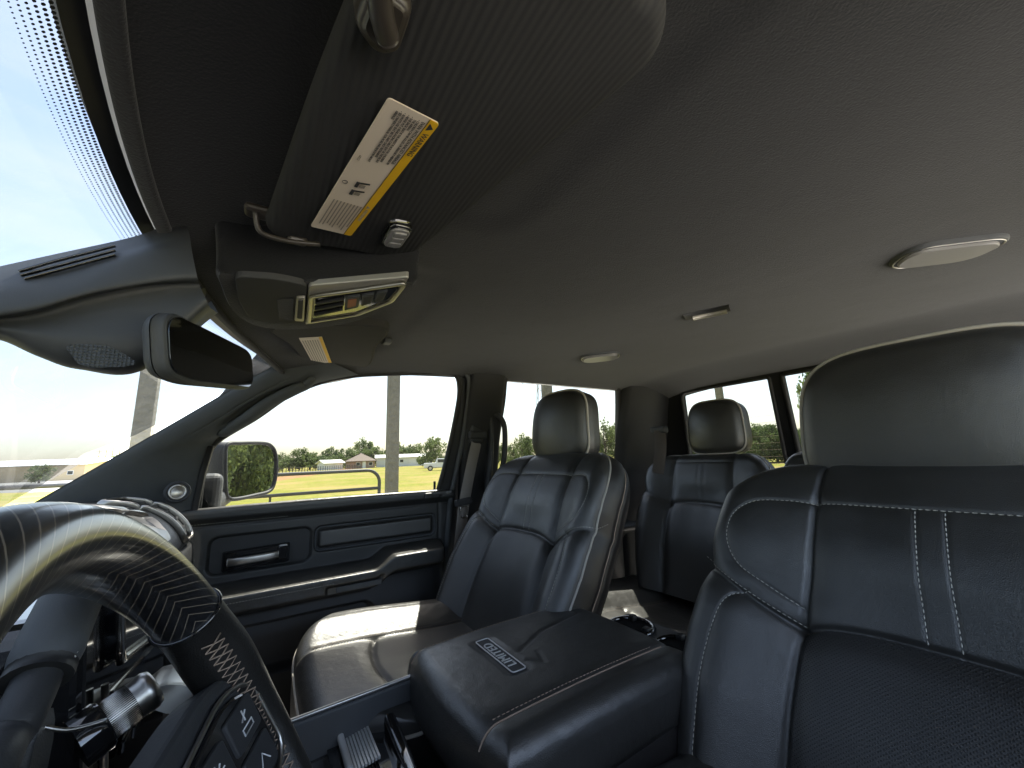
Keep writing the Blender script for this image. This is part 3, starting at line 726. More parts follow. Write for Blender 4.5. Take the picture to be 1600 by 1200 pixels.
def headrest(parent, c, tilt, W, Ht, T, res=40, piping=True, mtl=None):
    """rounded pad: superellipse outline in (y, up), domed face and back"""
    r = math.radians(tilt); eh = A([math.sin(r), 0, math.cos(r)]); ed = A([-math.cos(r), 0, math.sin(r)]); es = A([0, 1.0, 0]); c = A(c)
    mtl = mtl or MT['leather']
    th = np.linspace(0, 2*np.pi, res*4, endpoint=False)
    def outline(sc, drop=0.0):
        n = 4.2; co, si = np.cos(th), np.sin(th)
        x = np.sign(co)*np.abs(co)**(2/n); y = np.sign(si)*np.abs(si)**(2/n)
        wid = W*(1-0.05*y-0.03*(y > 0)*y*y)           # a little narrower at the top
        return x*wid/2*sc, y*Ht/2*sc
    def build(seq, close_last=True):
        V = []
        for sc, d, bow in seq:
            x, y = outline(sc); dd = d-bow*((x/(W/2))**2)-0.012*(y/(Ht/2))**2
            V.append(c+x[:, None]*es+y[:, None]*eh+dd[:, None]*ed)
        k = len(th); P = np.vstack(V); Q = gfaces(len(seq), k)
        Q = [tuple(q) for q in Q]+[(i*k+k-1, (i+1)*k+k-1, (i+1)*k, i*k) for i in range(len(seq)-1)]
        if close_last: Q.append(tuple((len(seq)-1)*k+i for i in range(k)))
        return P, Q
    # front cover over a square grid so that the middle stays smooth
    gt = np.linspace(-1, 1, res*2+1); gt = np.sign(gt)*(1-(1-np.abs(gt))**1.35); Ug, Vg = np.meshgrid(gt, gt, indexing='ij')
    rr = np.maximum(np.abs(Ug), np.abs(Vg)); ln_ = np.hypot(Ug, Vg)+1e-12; cu, cv = Ug/ln_, Vg/ln_
    kk = rr/((np.abs(cu)**4.2+np.abs(cv)**4.2)**(1/4.2)+1e-9); xx, yy = kk*cu, kk*cv
    wid = W*(1-0.05*yy-0.03*(yy > 0)*yy*yy); X_, Y_ = xx*wid/2, yy*Ht/2
    q_ = np.clip((rr-0.80)/0.20, 0, 1); dd = 0.026*np.sqrt(np.maximum(0, 1-q_**2.0))+0.010*(1-rr**2)-0.022*(X_/(W/2))**2-0.012*(Y_/(Ht/2))**2
    P = (c+X_[..., None]*es+Y_[..., None]*eh+dd[..., None]*ed).reshape(-1, 3); mesh_obj('front_cover', P, gfaces(len(gt), len(gt)), mtl, parent)
    # body to the rear
    seq = [(0.985, -0.001, 0.022), (0.985, -0.004, 0.022), (1.0, -0.010, 0.022)]+[(1.0-0.02*q, -0.010-(T-0.03)*q, 0.022) for q in np.linspace(0.1, 1, 8)]
    seq += [(0.98-0.2*(1-math.cos(t)), -T+0.02-0.03*math.sin(t), 0.022*math.cos(t)) for t in np.linspace(0.2, math.pi/2, 8)]+[(0.4, -T-0.018, 0), (0.05, -T-0.02, 0)]
    P, Q = build(seq); mesh_obj('rear_cover', P, Q, mtl, parent)
    if piping:
        x, y = outline(1.000); dd = 0.010-0.022*((x/(W/2))**2)-0.012*(y/(Ht/2))**2
        P = c+x[:, None]*es+y[:, None]*eh+dd[:, None]*ed; V, Fc = sweep(P, circ(0.0034, 6), closed=True, up=ed); mesh_obj('piping', V, Fc, MT['piping'], parent)
    for s in (-1, 1):
        a = c+es*s*0.06-eh*(Ht/2-0.02)-ed*(T*0.5); V, Fc = sweep([a, a-eh*0.10], circ(0.006, 10)); mesh_obj('headrest_post', V, Fc, MT['chrome'], parent)
def seat_back(parent, B, nu, nv, thick=0.135, piping=True, mats=None, stitch=True, lines=True):
    mats = mats or {1: MT['perf']}
    u = edge_dense(nu); v = np.r_[np.linspace(0, 0.9, int(nv*0.8)), np.linspace(0.905, 1, int(nv*0.2))]
    U, W_ = np.meshgrid(u, v, indexing='ij'); P = B.face(U, W_).reshape(-1, 3); Q = gfaces(len(u), len(v))
    s, h = B.sh(U, W_); UV = np.stack([s.ravel(), h.ravel()], 1)
    rid = B.region(U.ravel()[Q].mean(1), W_.ravel()[Q].mean(1)); out = {}; NN = grid_normals(P, Q)
    for k in np.unique(rid):
        q = Q[rid == k]; used = np.unique(q); rm = np.full(len(P), -1); rm[used] = np.arange(len(used))
        out[k] = set_normals(mesh_obj(NM_BACK[k], P[used], rm[q], mats.get(k, MT['leather']), parent, uv=UV[used]), NN[used])
    # rim: up one side, over the top, down the other
    t = np.linspace(0, 1, 60)
    rim = [(-1.0, q) for q in t[:-1]]+[(q, 1.0) for q in edge_dense(60)]+[(1.0, q) for q in t[::-1][1:]]
    rim = A(rim); R3 = B.face(rim[:, 0], rim[:, 1]); rs, rh = B.sh(rim[:, 0], rim[:, 1])
    rows = []; n = len(rim)
    # three side panels divided by sunken welts
    ks = np.linspace(0, 1, 22)
    mid = A([0.0, 0.3])
    for q in ks:
        bul = 0.010*math.sin(math.pi*q)-0.05*q*q
        groove = -0.004*math.exp(-((q-0.42)/0.035)**2)-0.004*math.exp(-((q-0.78)/0.035)**2)
        nx = np.sign(rs)*np.where(np.abs(rs) > 0.19, 1, np.abs(rs)/0.19); nh = np.where(rh > 0.40, (rh-0.40)/0.16, 0)
        rows.append(R3+(bul+groove)*(nx[:, None]*B.es+0.8*nh[:, None]*B.eh)-thick*q*B.ed)
    P = np.vstack(rows); Q = gfaces(len(ks), n)
    sd = mesh_obj('side_cover', P, Q, MT['leather_side'], parent)
    mesh_obj('back_cover', rows[-1], [tuple(range(n))], MT['leather_side'], parent, smooth=False)
    if lines:
        for q in (0.42, 0.78):
            i = int(round(q*21)); Lr = rows[i]; V, Fc = sweep(resample(Lr, 0.006), circ(0.0016, 5)); mesh_obj('welt', V, Fc, MT['thread_brown'], sd)
    if piping:
        Pp = R3+0.002*B.ed; V, Fc = sweep(resample(Pp, 0.005), circ(0.0026, 6)); mesh_obj('piping', V, Fc, MT['piping'], parent)
    if stitch:
        ln = []
        for sg in (-1, 1):
            lo = A(B.Lp); ln.append(B.pt(sg*lo[:, 0], lo[:, 1], 0.0010))
            lo = A(B.Lb); ln.append(B.pt(sg*lo[:, 0], lo[:, 1], 0.0010))
            hh = np.linspace(0.350, 0.5, 60); ln.append(B.pt(np.full(60, sg*0.0130), hh, 0.0010))
            d1 = A(B.D1)+A([0, 0.006]); ln.append(B.pt(sg*d1[:, 0], d1[:, 1], 0.0006))
        ss = np.linspace(-0.118, 0.118, 80); ln.append(B.pt(ss, np.full(80, 0.502), 0.0012))
        stitches('stitching', [resample(l, 0.002) for l in ln], MT['thread'], parent)
    return out
def seat_cushion(parent, yc, x0, x1, z_front, z_back, W=0.26, nu=110, nv=100, mats=None, piping=True, skirt=0.16, rnd=0.42):
    """u across -1..1, v from the back (0) to the front (1); front corners rounded in plan"""
    L = x1-x0
    def plan(u, v):
        front = np.where(np.abs(u) > 1-rnd, 0.16*(1-np.sqrt(np.maximum(0, 1-((np.abs(u)-(1-rnd))/rnd)**2.0))), 0)+0.012*u*u
        return x1-(L-front)*v, yc+u*W*(1-0.04*(1-v))
    def top(u, v):
        x, y = plan(u, v); a = np.abs(u)*W
        z = z_back+(z_front-z_back)*sstep(v, 0.1, 0.95)
        z = z+0.030*sstep(a, 0.13, 0.215)-0.010*(1-sstep(a, 0.02, 0.14))*(1-sstep(v, 0.62, 0.78))
        front = np.where(np.abs(u) > 1-rnd, 0.16*(1-np.sqrt(np.maximum(0, 1-((np.abs(u)-(1-rnd))/rnd)**2.0))), 0)
        e = np.minimum(W-a, (1-v)*L*0.95); R = 0.035; q = np.clip((R-e)/R, 0, 1); z = z-R*(1-np.sqrt(np.maximum(0, 1-q*q)))
        xx = (1-v)*L
        # seams: two long ones and an arched cross seam
        sm = np.abs(a-(0.135+0.0*v)); z = z-0.006*np.exp(-(sm/0.0035)**2)-0.005*np.exp(-(sm/0.018)**2)
        cs = np.abs(v-(0.70-0.05*(a/0.135)**2))*L+10*(a > 0.135); z = z-0.007*np.exp(-(cs/0.004)**2)-0.006*np.exp(-(cs/0.02)**2)
        s2 = np.abs(a-0.215); z = z-0.0018*np.exp(-(s2/0.0022)**2)
        return np.stack([x, y, z], -1)
    def rg(fu, fv):
        a = np.abs(fu)*W; c = a < 0.135; r = np.where(c, np.where(fv > 0.70-0.05*(a/0.135)**2, 1, 0), np.where(fu > 0, 2, 3)); return r
    U, V_ = np.meshgrid(edge_dense(nu), np.r_[np.linspace(0, 0.88, int(nv*0.75)), np.linspace(0.885, 1, int(nv*0.25))], indexing='ij')
    P = top(U, V_).reshape(-1, 3); Q = gfaces(*U.shape)[:, ::-1]; NN = grid_normals(P, Q); rid = rg(U.ravel()[Q].mean(1), V_.ravel()[Q].mean(1)); UV = np.stack([U.ravel()*W, V_.ravel()*L], 1)
    nm = {0: 'centre_insert', 1: 'thigh_pad', 2: 'side_bolster', 3: 'side_bolster'}; mats = mats or {0: MT['perf']}
    for k in np.unique(rid):
        q = Q[rid == k]; used = np.unique(q); rm = np.full(len(P), -1); rm[used] = np.arange(len(used)); set_normals(mesh_obj(nm[k], P[used], rm[q], mats.get(k, MT['leather_worn']), parent, uv=UV[used]), NN[used])
    rim = A([(-1.0, q) for q in np.linspace(0, 1, 40)[:-1]]+[(q, 1.0) for q in edge_dense(80)]+[(1.0, q) for q in np.linspace(1, 0, 40)[1:]])
    R3 = top(rim[:, 0], rim[:, 1]); cen = A([(x0+x1)/2, yc, 0])
    rows = []
    for q in np.linspace(0, 1, 10):
        Rr = R3.copy(); Rr[:, 2] = R3[:, 2]*(1-q)+(z_back-skirt)*q; Rr[:, :2] = cen[:2]+(R3[:, :2]-cen[:2])*(1+0.025*math.sin(math.pi*q)-0.04*q); rows.append(Rr)
    sk = mesh_obj('cushion_skirt', np.vstack(rows), gfaces(10, len(rim)), MT['leather_side'], parent)
    if piping: V, Fc = sweep(resample(R3, 0.005), circ(0.0030, 6)); mesh_obj('piping', V, Fc, MT['piping'], parent)
    ln = []
    for sg in (-1, 1):
        for aa in (0.129, 0.141): ln.append(top(np.full(160, sg*aa/W), np.linspace(0.05, 0.93, 160))+A([0, 0, 0.0008]))
    stitches('stitching', [resample(l, 0.003) for l in ln], MT['thread_brown'], parent, r=0.0006)

def front_seat(label, yc, dx, hr_dx, nu, nv, hr_z=1.640, hr_h=0.212, recline=27, dz=0.0, hr_w=0.294, hr_dy=0.0, hr_t=0.062, W=1.0):
    t = thing('bucket_seat', label, 'car seat', (0.30+dx, yc, 0.79))
    B = Back((0.437+dx, yc, 1.02+dz), recline, W=W)
    seat_back(t, B, nu, nv)
    hr = bpy.data.objects.new('headrest', None); COL.objects.link(hr); hr.parent = t; hr.location = (0.46, 0, 0.85)
    headrest(hr, (0.770+hr_dx, yc+hr_dy, hr_z), 6, hr_w, hr_h, hr_t, 44)
    seat_cushion(t, yc, 0.085+dx, 0.56+dx, 1.160, 1.135)
    rbox('seat_base', (0.33+dx, yc, 0.90), (0.44, 0.42, 0.20), MT['plastic'], t, 0.02)
    for s in (-1, 1): rbox('seat_rail', (0.33+dx, yc+s*0.17, 0.795), (0.55, 0.04, 0.03), MT['satin'], t, 0.006)
    return t, B
pseat, PB = front_seat('black leather front passenger seat with pale piping, sun patch on its cushion', 0.890, 0.0, -0.018, 150, 200, dz=0.035, hr_w=0.252, hr_dy=0.03, hr_t=0.05, W=0.965)
dseat, DB = front_seat('black leather driver seat, nearest and largest, cropped by the right edge', 0.142, 0.035, 0.020, 380, 360, 1.583, 0.238, hr_w=0.312)

# rear bench: three backs, two of them with headrests, one cushion
rs = thing('rear_bench_seat', 'black leather rear bench behind the front seats, headrest in the back window', 'car seat', (1.25, YC, 0.79))
def rear_back(yc, W, H, x=1.315, nu=80, nv=110):
    B = Back((x, yc, 1.025), 17, W=W, H=H)
    B.soft = [A(B.T)]; g = bpy.data.objects.new('backrest_section', None); COL.objects.link(g); g.parent = rs; g.location = (x-1.25, yc-YC, 0.2)
    seat_back(g, B, nu, nv, 0.11, piping=True, mats={1: MT['leather']}, stitch=False, lines=False); return g
rear_back(0.90, 0.98, 0.545); rear_back(0.12, 0.98, 0.545); 
g = rear_back(YC, 0.52, 0.545, x=1.345, nu=50, nv=80)
for yc in (0.86, 0.16):
    hr = bpy.data.objects.new('headrest', None); COL.objects.link(hr); hr.parent = rs; hr.location = (0.25, yc-YC, 0.8)
    headrest(hr, (1.500, yc, 1.640), 6, 0.225, 0.212, 0.06, 30)
for yc in (0.90, 0.12):
    g = bpy.data.objects.new('cushion_section', None); COL.objects.link(g); g.parent = rs; g.location = (-0.1, yc-YC, 0.15)
    seat_cushion(g, yc, 0.93, 1.40, 1.035, 1.00, W=0.385, nu=70, nv=60, mats={0: MT['leather_worn']}, rnd=0.15)

# ------------------------------------------------------------------ dashboard
dash = thing('dashboard', 'black stitched dashboard running below the windshield behind the steering wheel', 'dashboard', (-0.30, YC, 0.90))
prof = smooth_line([(-0.78, 1.455), (-0.62, 1.476), (-0.45, 1.488), (-0.33, 1.489), (-0.25, 1.482), (-0.195, 1.462), (-0.155, 1.425), (-0.135, 1.38), (-0.128, 1.33), (-0.132, 1.26), (-0.15, 1.17), (-0.20, 1.06), (-0.30, 0.93)], 110)
pl = np.r_[0, np.cumsum(np.linalg.norm(np.diff(prof, axis=0), axis=1))]
def f_dash(u, v):
    x = np.interp(u, pl, prof[:, 0]); z = np.interp(u, pl, prof[:, 1]); y = v
    # cluster hood in front of the driver
    hood = np.exp(-((y-0.17)/0.17)**4)
    z = z+0.030*hood*np.exp(-((x+0.27)/0.12)**2); x = x-0.035*hood*sstep(-x, 0.10, 0.16)*(1-sstep(-x, 0.16, 0.3))
    # seam along the top pad, lower lip of the pad
    g = np.exp(-((u-0.565)/0.004)**2); x = x-0.004*g; z = z-0.004*g
    g = np.exp(-((u-0.70)/0.004)**2); x = x-0.006*g
    x = x+0.06*(np.abs(y-YC)/0.78)**4*sstep(-x, 0.05, 0.6)
    return np.stack([x, y, z], -1)
def rg_dash(u, v): return np.where(u < 0.565, 0, np.where(u < 0.70, 1, 2))
ds = surf('top_pad', f_dash, np.linspace(0, pl[-1], 170), np.linspace(-0.24, 1.285, 120), MT['soft'], dash, rg_dash, {0: 'top_pad', 1: 'fascia', 2: 'lower_dash'}, {0: MT['soft'], 1: MT['leather'], 2: MT['plastic']})
stitches('stitching', [[f_dash(A(0.552), A(y))+A([0.0010, 0, 0.0010]) for y in np.linspace(0.3, 1.26, 300)]], MT['thread'], ds[0])
def dpt(u, y, off=0.0):
    p = f_dash(A(u), A(y)); q = f_dash(A(u+0.004), A(y)); t = unit(q-p); n = np.cross(A([0, 1.0, 0]), t); n = n if n[0] > 0 or n[2] > 0 else -n
    if n[0] < 0: n = -n
    return p+n*off, t, n
# passenger end air vent: bright frame, dark slats
vent = bpy.data.objects.new('air_vent', None); COL.objects.link(vent); vent.parent = dash; vent.location = (0.15, 0.64, 0.55)
loop = []
for a, b in resample(round_poly([(0.50, 1.13), (0.50, 1.235), (0.685, 1.255), (0.685, 1.17)], 0.02), 0.006, True): loop.append(dpt(a, b, 0.005)[0])
V, Fc = sweep(loop, sq(0.012, 0.007, 0.003), closed=True, up=(0.7, 0, 0.7)); mesh_obj('frame', V, Fc, MT['satin'], vent)
V = [dpt(a, b, 0.001)[0] for a, b in round_poly([(0.505, 1.135), (0.505, 1.23), (0.68, 1.25), (0.68, 1.175)], 0.02)]
mesh_obj('duct', V, [tuple(range(len(V)))], MT['gloss'], vent, smooth=False)
for k in range(6):
    a = 0.525+0.026*k; p0 = dpt(a, 1.15+0.007*k, 0.002)[0]; p1 = dpt(a, 1.235+0.003*k, 0.002)[0]
    V, Fc = sweep([p0, p1], sq(0.003, 0.007, 0.001), up=(1, 0, 0.3)); mesh_obj('slat', V, Fc, MT['plastic'], vent, smooth=False)
# satin corner trim plates beside it
for poly in ([(0.50, 0.985), (0.50, 1.075), (0.60, 1.095)], [(0.515, 0.965), (0.605, 1.085), (0.66, 1.06), (0.66, 0.98)], [(0.505, 0.80), (0.505, 0.94), (0.56, 0.95), (0.56, 0.81)]):
    o = resample(round_poly(poly, 0.012), 0.006, True)
    top_ = [dpt(a, b, 0.006)[0] for a, b in o]; bot = [dpt(a, b, -0.004)[0] for a, b in o]; n = len(o)
    mesh_obj('trim_plate', np.vstack([top_, bot]), [tuple(range(n))]+[(i, (i+1) % n, n+(i+1) % n, n+i) for i in range(n)], MT['satin'], dash, smooth=False)

# centre stack: gloss fascia, framed screen, knob column
st = bpy.data.objects.new('centre_stack', None); COL.objects.link(st); st.parent = dash; st.location = (0.2, 0, 0.45)
def stack3(p, d): return A([-0.088+(1.40-p[1])*0.10-d, p[0], p[1]])     # (y,z) -> leaning face
stack_o = round_poly([(0.385, 1.10), (0.66, 1.10), (0.655, 1.455), (0.40, 1.455)], 0.02)
plate('fascia', stack_o, stack3, 0.09, MT['gloss'], st, 0.006, 3)
scr = round_poly([(0.455, 1.405), (0.60, 1.380), (0.615, 1.445), (0.452, 1.450)], 0.008)
plate('screen', scr, lambda p, d: stack3(p, d-0.003), 0.004, MT['screen'], st)
scr2 = round_poly([(0.43, 1.18), (0.615, 1.18), (0.608, 1.365), (0.448, 1.385)], 0.008)
plate('screen', scr2, lambda p, d: stack3(p, d-0.003), 0.004, MT['screen'], st)
P = [stack3(p, -0.006) for p in resample([(0.452, 1.452), (0.455, 1.4035), (0.602, 1.3785)], 0.01)]
V, Fc = sweep(P, circ(0.0032, 8)); mesh_obj('bright_trim', V, Fc, MT['chrome'], st)
P = [stack3(p, -0.004) for p in resample([(0.427, 1.40), (0.432, 1.17)], 0.01)]
V, Fc = sweep(P, circ(0.0022, 8)); mesh_obj('bright_trim', V, Fc, MT['satin'], st)
for k, (y, z) in enumerate(((0.47, 1.34), (0.50, 1.335), (0.53, 1.33), (0.56, 1.325), (0.47, 1.30), (0.50, 1.295))):
    p = stack3((y, z), -0.006); rbox('button', p, (0.004, 0.022, 0.010), MT['gloss'], st, 0.0015)
# tapered satin piece lower right of the stack
cov = smooth_line([(-0.045, 0.44, 1.372), (-0.045, 0.52, 1.352), (-0.052, 0.60, 1.322), (-0.06, 0.645, 1.305)], 24)
V, Fc = sweep(cov, circ(0.014, 12, 0.030), up=(0.4, 0, 0.9), scale=np.sin(np.linspace(0.5, math.pi-0.35, len(cov)))**0.6); mesh_obj('satin_piece', V, Fc, MT['satin'], st)
# knurled knob facing the driver
kc = onY(196, 1106, 0.40); kn = unit(A([0.80, 0.42, 0.38])); ke = unit(np.cross(A([0, 0, 1.0]), kn)); ku = np.cross(kn, ke)
knob = bpy.data.objects.new('rotary_knob', None); COL.objects.link(knob); knob.parent = dash; knob.location = (0.22, -0.1, 0.48)
def lathe(c, e, u, n, pr, k=40):
    t = np.linspace(0, 2*np.pi, k, endpoint=False); V = []
    for r, z in pr: V += [c+r*(math.cos(a)*e+math.sin(a)*u)+n*z for a in t]
    Q = [(i*k+j, i*k+(j+1) % k, (i+1)*k+(j+1) % k, (i+1)*k+j) for i in range(len(pr)-1) for j in range(k)]
    return A(V), Q
V, Fc = lathe(kc, ke, ku, kn, [(0.0128, -0.020), (0.0128, 0.008), (0.0138, 0.010), (0.0138, 0.013), (0.0122, 0.016), (0.0105, 0.016), (0.0100, 0.0135), (0.001, 0.0125)]); kb = mesh_obj('barrel', V, Fc, MT['satin'], knob)
prt = []
for a in np.linspace(0, 2*np.pi, 64, endpoint=False):
    d = math.cos(a)*ke+math.sin(a)*ku; prt.append(sweep([kc+d*0.0130-kn*0.016, kc+d*0.0130+kn*0.004], circ(0.00045, 4)))
V, Fc = merge(prt); mesh_obj('knurling', V, Fc, MT['chrome'], kb, kind='stuff')
V, Fc = disc(kc+kn*0.0145, ke, ku, kn, 0.0095, 0.0006); mesh_obj('face', V, Fc, MT['gloss'], knob)
V, Fc = lathe(kc-kn*0.012, ke, ku, kn, [(0.0165, -0.012), (0.0165, 0.0), (0.0150, 0.002)]); mesh_obj('collar', V, Fc, MT['gloss'], knob)
# knee roll with its edge highlight drawn as satin wire and the grille below the column
kr = smooth_line([tuple(onY(px, py, 0.34)) for px, py in ((-60, 1120), (0, 1140), (40, 1152), (90, 1158), (150, 1142))], 30)
V, Fc = sweep(kr+A([-0.02, 0, -0.004]), circ(0.022, 12, 0.014)); k_ = mesh_obj('knee_roll', V, Fc, MT['leather'], dash)
V, Fc = sweep(kr+A([0.004, 0, 0.004]), circ(0.0012, 6)); mesh_obj('edge_highlight', V, Fc, MT['satin'], k_)
gp = [tuple(onY(px, py, 0.34)) for px, py in ((-80, 1165), (110, 1168), (90, 1260), (-80, 1270))]
mesh_obj('speaker_grille', A(gp)+A([-0.012, 0, 0]), [(0, 1, 2, 3)], mat('grille_mesh', (0.06, 0.06, 0.06), 0.5, bump=(('grid', 500.0, 1.0, 0.003),)), dash, smooth=False)
rbox('steering_column_cover', (-0.16, 0.195, 1.30), (0.26, 0.13, 0.11), MT['plastic'], dash, 0.03, 3, axes=(unit(A([0.906, 0, 0.423])), A([0, 1.0, 0]), unit(A([-0.423, 0, 0.906]))))

# column shift lever
sh = thing('shift_lever', 'matte dark column shift lever with stitched leather grip behind the wheel', 'gear lever', onY(0, 1165, 0.30))
ga, gb = onY(62, 1052, 0.325), onY(136, 890, 0.375)
gd = unit(gb-ga)
P = np.linspace(0, 1, 16)[:, None]*(gb-ga)+ga; P[:, 2] += 0.003*np.sin(np.pi*np.linspace(0, 1, 16))
V, Fc = sweep(P, circ(0.0142, 24), scale=[0.80, 0.95, 1.0]+[1.0]*10+[0.98, 0.9, 0.7]); gr = mesh_obj('grip', V, Fc, MT['plastic_grey'], sh)
P = smooth_line([ga+gd*0.006, ga-gd*0.02, onY(0, 1165, 0.30), onY(-120, 1330, 0.26), A([-0.16, 0.20, 1.33])], 30)
V, Fc = sweep(P, circ(0.0095, 16)); mesh_obj('stem', V, Fc, MT['plastic'], sh)
V, Fc = sweep([ga-gd*0.003, ga+gd*0.003], circ(0.0135, 20)); mesh_obj('collar', V, Fc, MT['rubber'], sh)
vd = unit(CAM-(ga+gb)/2); side = unit(np.cross(gd, vd)); side = side if side@RGT > 0 else -side
zz = []
for k, t in enumerate(np.linspace(0.12, 0.92, 22)):
    a = math.radians(24); c0 = ga+(gb-ga)*t; d1 = math.cos(a)*vd+math.sin(a)*side; a2 = math.radians(48); d2 = math.cos(a2)*vd+math.sin(a2)*side
    zz.append((c0+d1*0.0146, c0+gd*0.0042+d2*0.0146)); zz.append((c0+d2*0.0146, c0+gd*0.0042+d1*0.0146))
V, Fc = merge([sweep([a, b], circ(0.0005, 4)) for a, b in zz]); mesh_obj('cross_stitching', V, Fc, MT['thread'], gr, kind='stuff')

# ------------------------------------------------------------------ steering wheel
WC = A([0.016, 0.195, 1.349]); WT = 0.436
wa = A([math.cos(WT), 0, math.sin(WT)]); w1 = A([0, 1.0, 0]); w2 = A([-math.sin(WT), 0, math.cos(WT)]); WR = 0.194
wheel = thing('steering_wheel', 'large steering wheel with striped glossy upper rim and stitched black leather sides', 'steering wheel', WC)
def stripe_mat():
    m, nt, b = new_mat('striped_inlay'); L = nt.links.new
    b.inputs['Roughness'].default_value = 0.30; b.inputs['Coat Weight'].default_value = 0.7; b.inputs['Coat Roughness'].default_value = 0.16
    uv = N(nt, 'ShaderNodeUVMap'); sp = N(nt, 'ShaderNodeSeparateXYZ'); L(uv.outputs['UV'], sp.inputs['Vector'])
    of = N(nt, 'ShaderNodeMath', operation='ADD'); of.inputs[1].default_value = 0.021; L(sp.outputs['Y'], of.inputs[0])
    ab = N(nt, 'ShaderNodeMath', operation='ABSOLUTE'); L(of.outputs[0], ab.inputs[0])
    ml = N(nt, 'ShaderNodeMath', operation='MULTIPLY'); ml.inputs[1].default_value = 1.9; L(ab.outputs[0], ml.inputs[0])
    ad = N(nt, 'ShaderNodeMath', operation='ADD'); L(sp.outputs['X'], ad.inputs[0]); L(ml.outputs[0], ad.inputs[1])
    dv = N(nt, 'ShaderNodeMath', operation='DIVIDE'); dv.inputs[1].default_value = 0.0105; L(ad.outputs[0], dv.inputs[0])
    fr = N(nt, 'ShaderNodeMath', operation='FRACT'); L(dv.outputs[0], fr.inputs[0])
    lt = N(nt, 'ShaderNodeMath', operation='LESS_THAN'); lt.inputs[1].default_value = 0.10; L(fr.outputs[0], lt.inputs[0])
    mx = N(nt, 'ShaderNodeMixRGB'); mx.inputs['Color1'].default_value = (0.014, 0.014, 0.016, 1); mx.inputs['Color2'].default_value = (0.20, 0.17, 0.135, 1); L(lt.outputs[0], mx.inputs['Fac']); L(mx.outputs['Color'], b.inputs['Base Color'])
    return m
MT['stripe'] = stripe_mat()
TI = math.radians(38)
def rim_seg(t0, t1, r, mtl, name, n=90, k=28, grip=0.0):
    t = np.linspace(t0, t1, n); ph = np.linspace(-np.pi, np.pi, k)
    Tm, Ph = np.meshgrid(t, ph, indexing='ij')
    bump = 1+grip*np.exp(-((np.abs(Tm-np.pi/2)-math.radians(68))/0.16)**2)
    rad = np.cos(Tm)[..., None]*w1+np.sin(Tm)[..., None]*w2
    # section: a little deeper than wide, phi = 0 faces the driver, inner side at phi < 0
    P = WC+rad*(WR+0.0160*(r/0.0165)*bump*np.sin(Ph))[..., None]+wa*(0.0180*(r/0.0165)*bump*np.cos(Ph))[..., None]
    UV = np.stack([(Tm*WR).ravel(), (Ph*0.017).ravel()], 1)
    return mesh_obj(name, P.reshape(-1, 3), gfaces(n, k), mtl, wheel, uv=UV)
rim_seg(TI, math.pi-TI, 0.0165, MT['stripe'], 'striped_rim_inlay', 140, 40)
rim_seg(-math.pi-0.0+TI, TI-0.008, 0.0168, MT['leather_rim'], 'leather_rim', 160, 32, 0.10)
for t in (TI-0.004, math.pi-TI+0.004):
    rad = math.cos(t)*w1+math.sin(t)*w2; P = [WC+rad*(WR+0.0166*math.sin(p))+wa*0.0186*math.cos(p) for p in np.linspace(0, 2*np.pi, 28, endpoint=False)]
    V, Fc = sweep(P, circ(0.0014, 6), closed=True); mesh_obj('inlay_joint', V, Fc, MT['gloss'], wheel)
# cross stitching on the inner face of the leather
prt = []
for sg in (1, -1):
    for k in range(26):
        t = math.radians(33-2.1*k); t2 = t-math.radians(2.1)
        if sg < 0: t, t2 = math.pi-t, math.pi-t2
        def rp(tt, ph):
            rad = math.cos(tt)*w1+math.sin(tt)*w2; return WC+rad*(WR+0.0178*math.sin(ph))+wa*0.0198*math.cos(ph)
        pa, pb = -0.95, -1.55
        prt.append(sweep([rp(t, pa), rp((t+t2)/2, (pa+pb)/2), rp(t2, pb)], circ(0.00055, 4))); prt.append(sweep([rp(t, pb), rp((t+t2)/2, (pa+pb)/2), rp(t2, pa)], circ(0.00055, 4)))
V, Fc = merge(prt); mesh_obj('cross_stitching', V, Fc, MT['thread_brown'], wheel, kind='stuff')
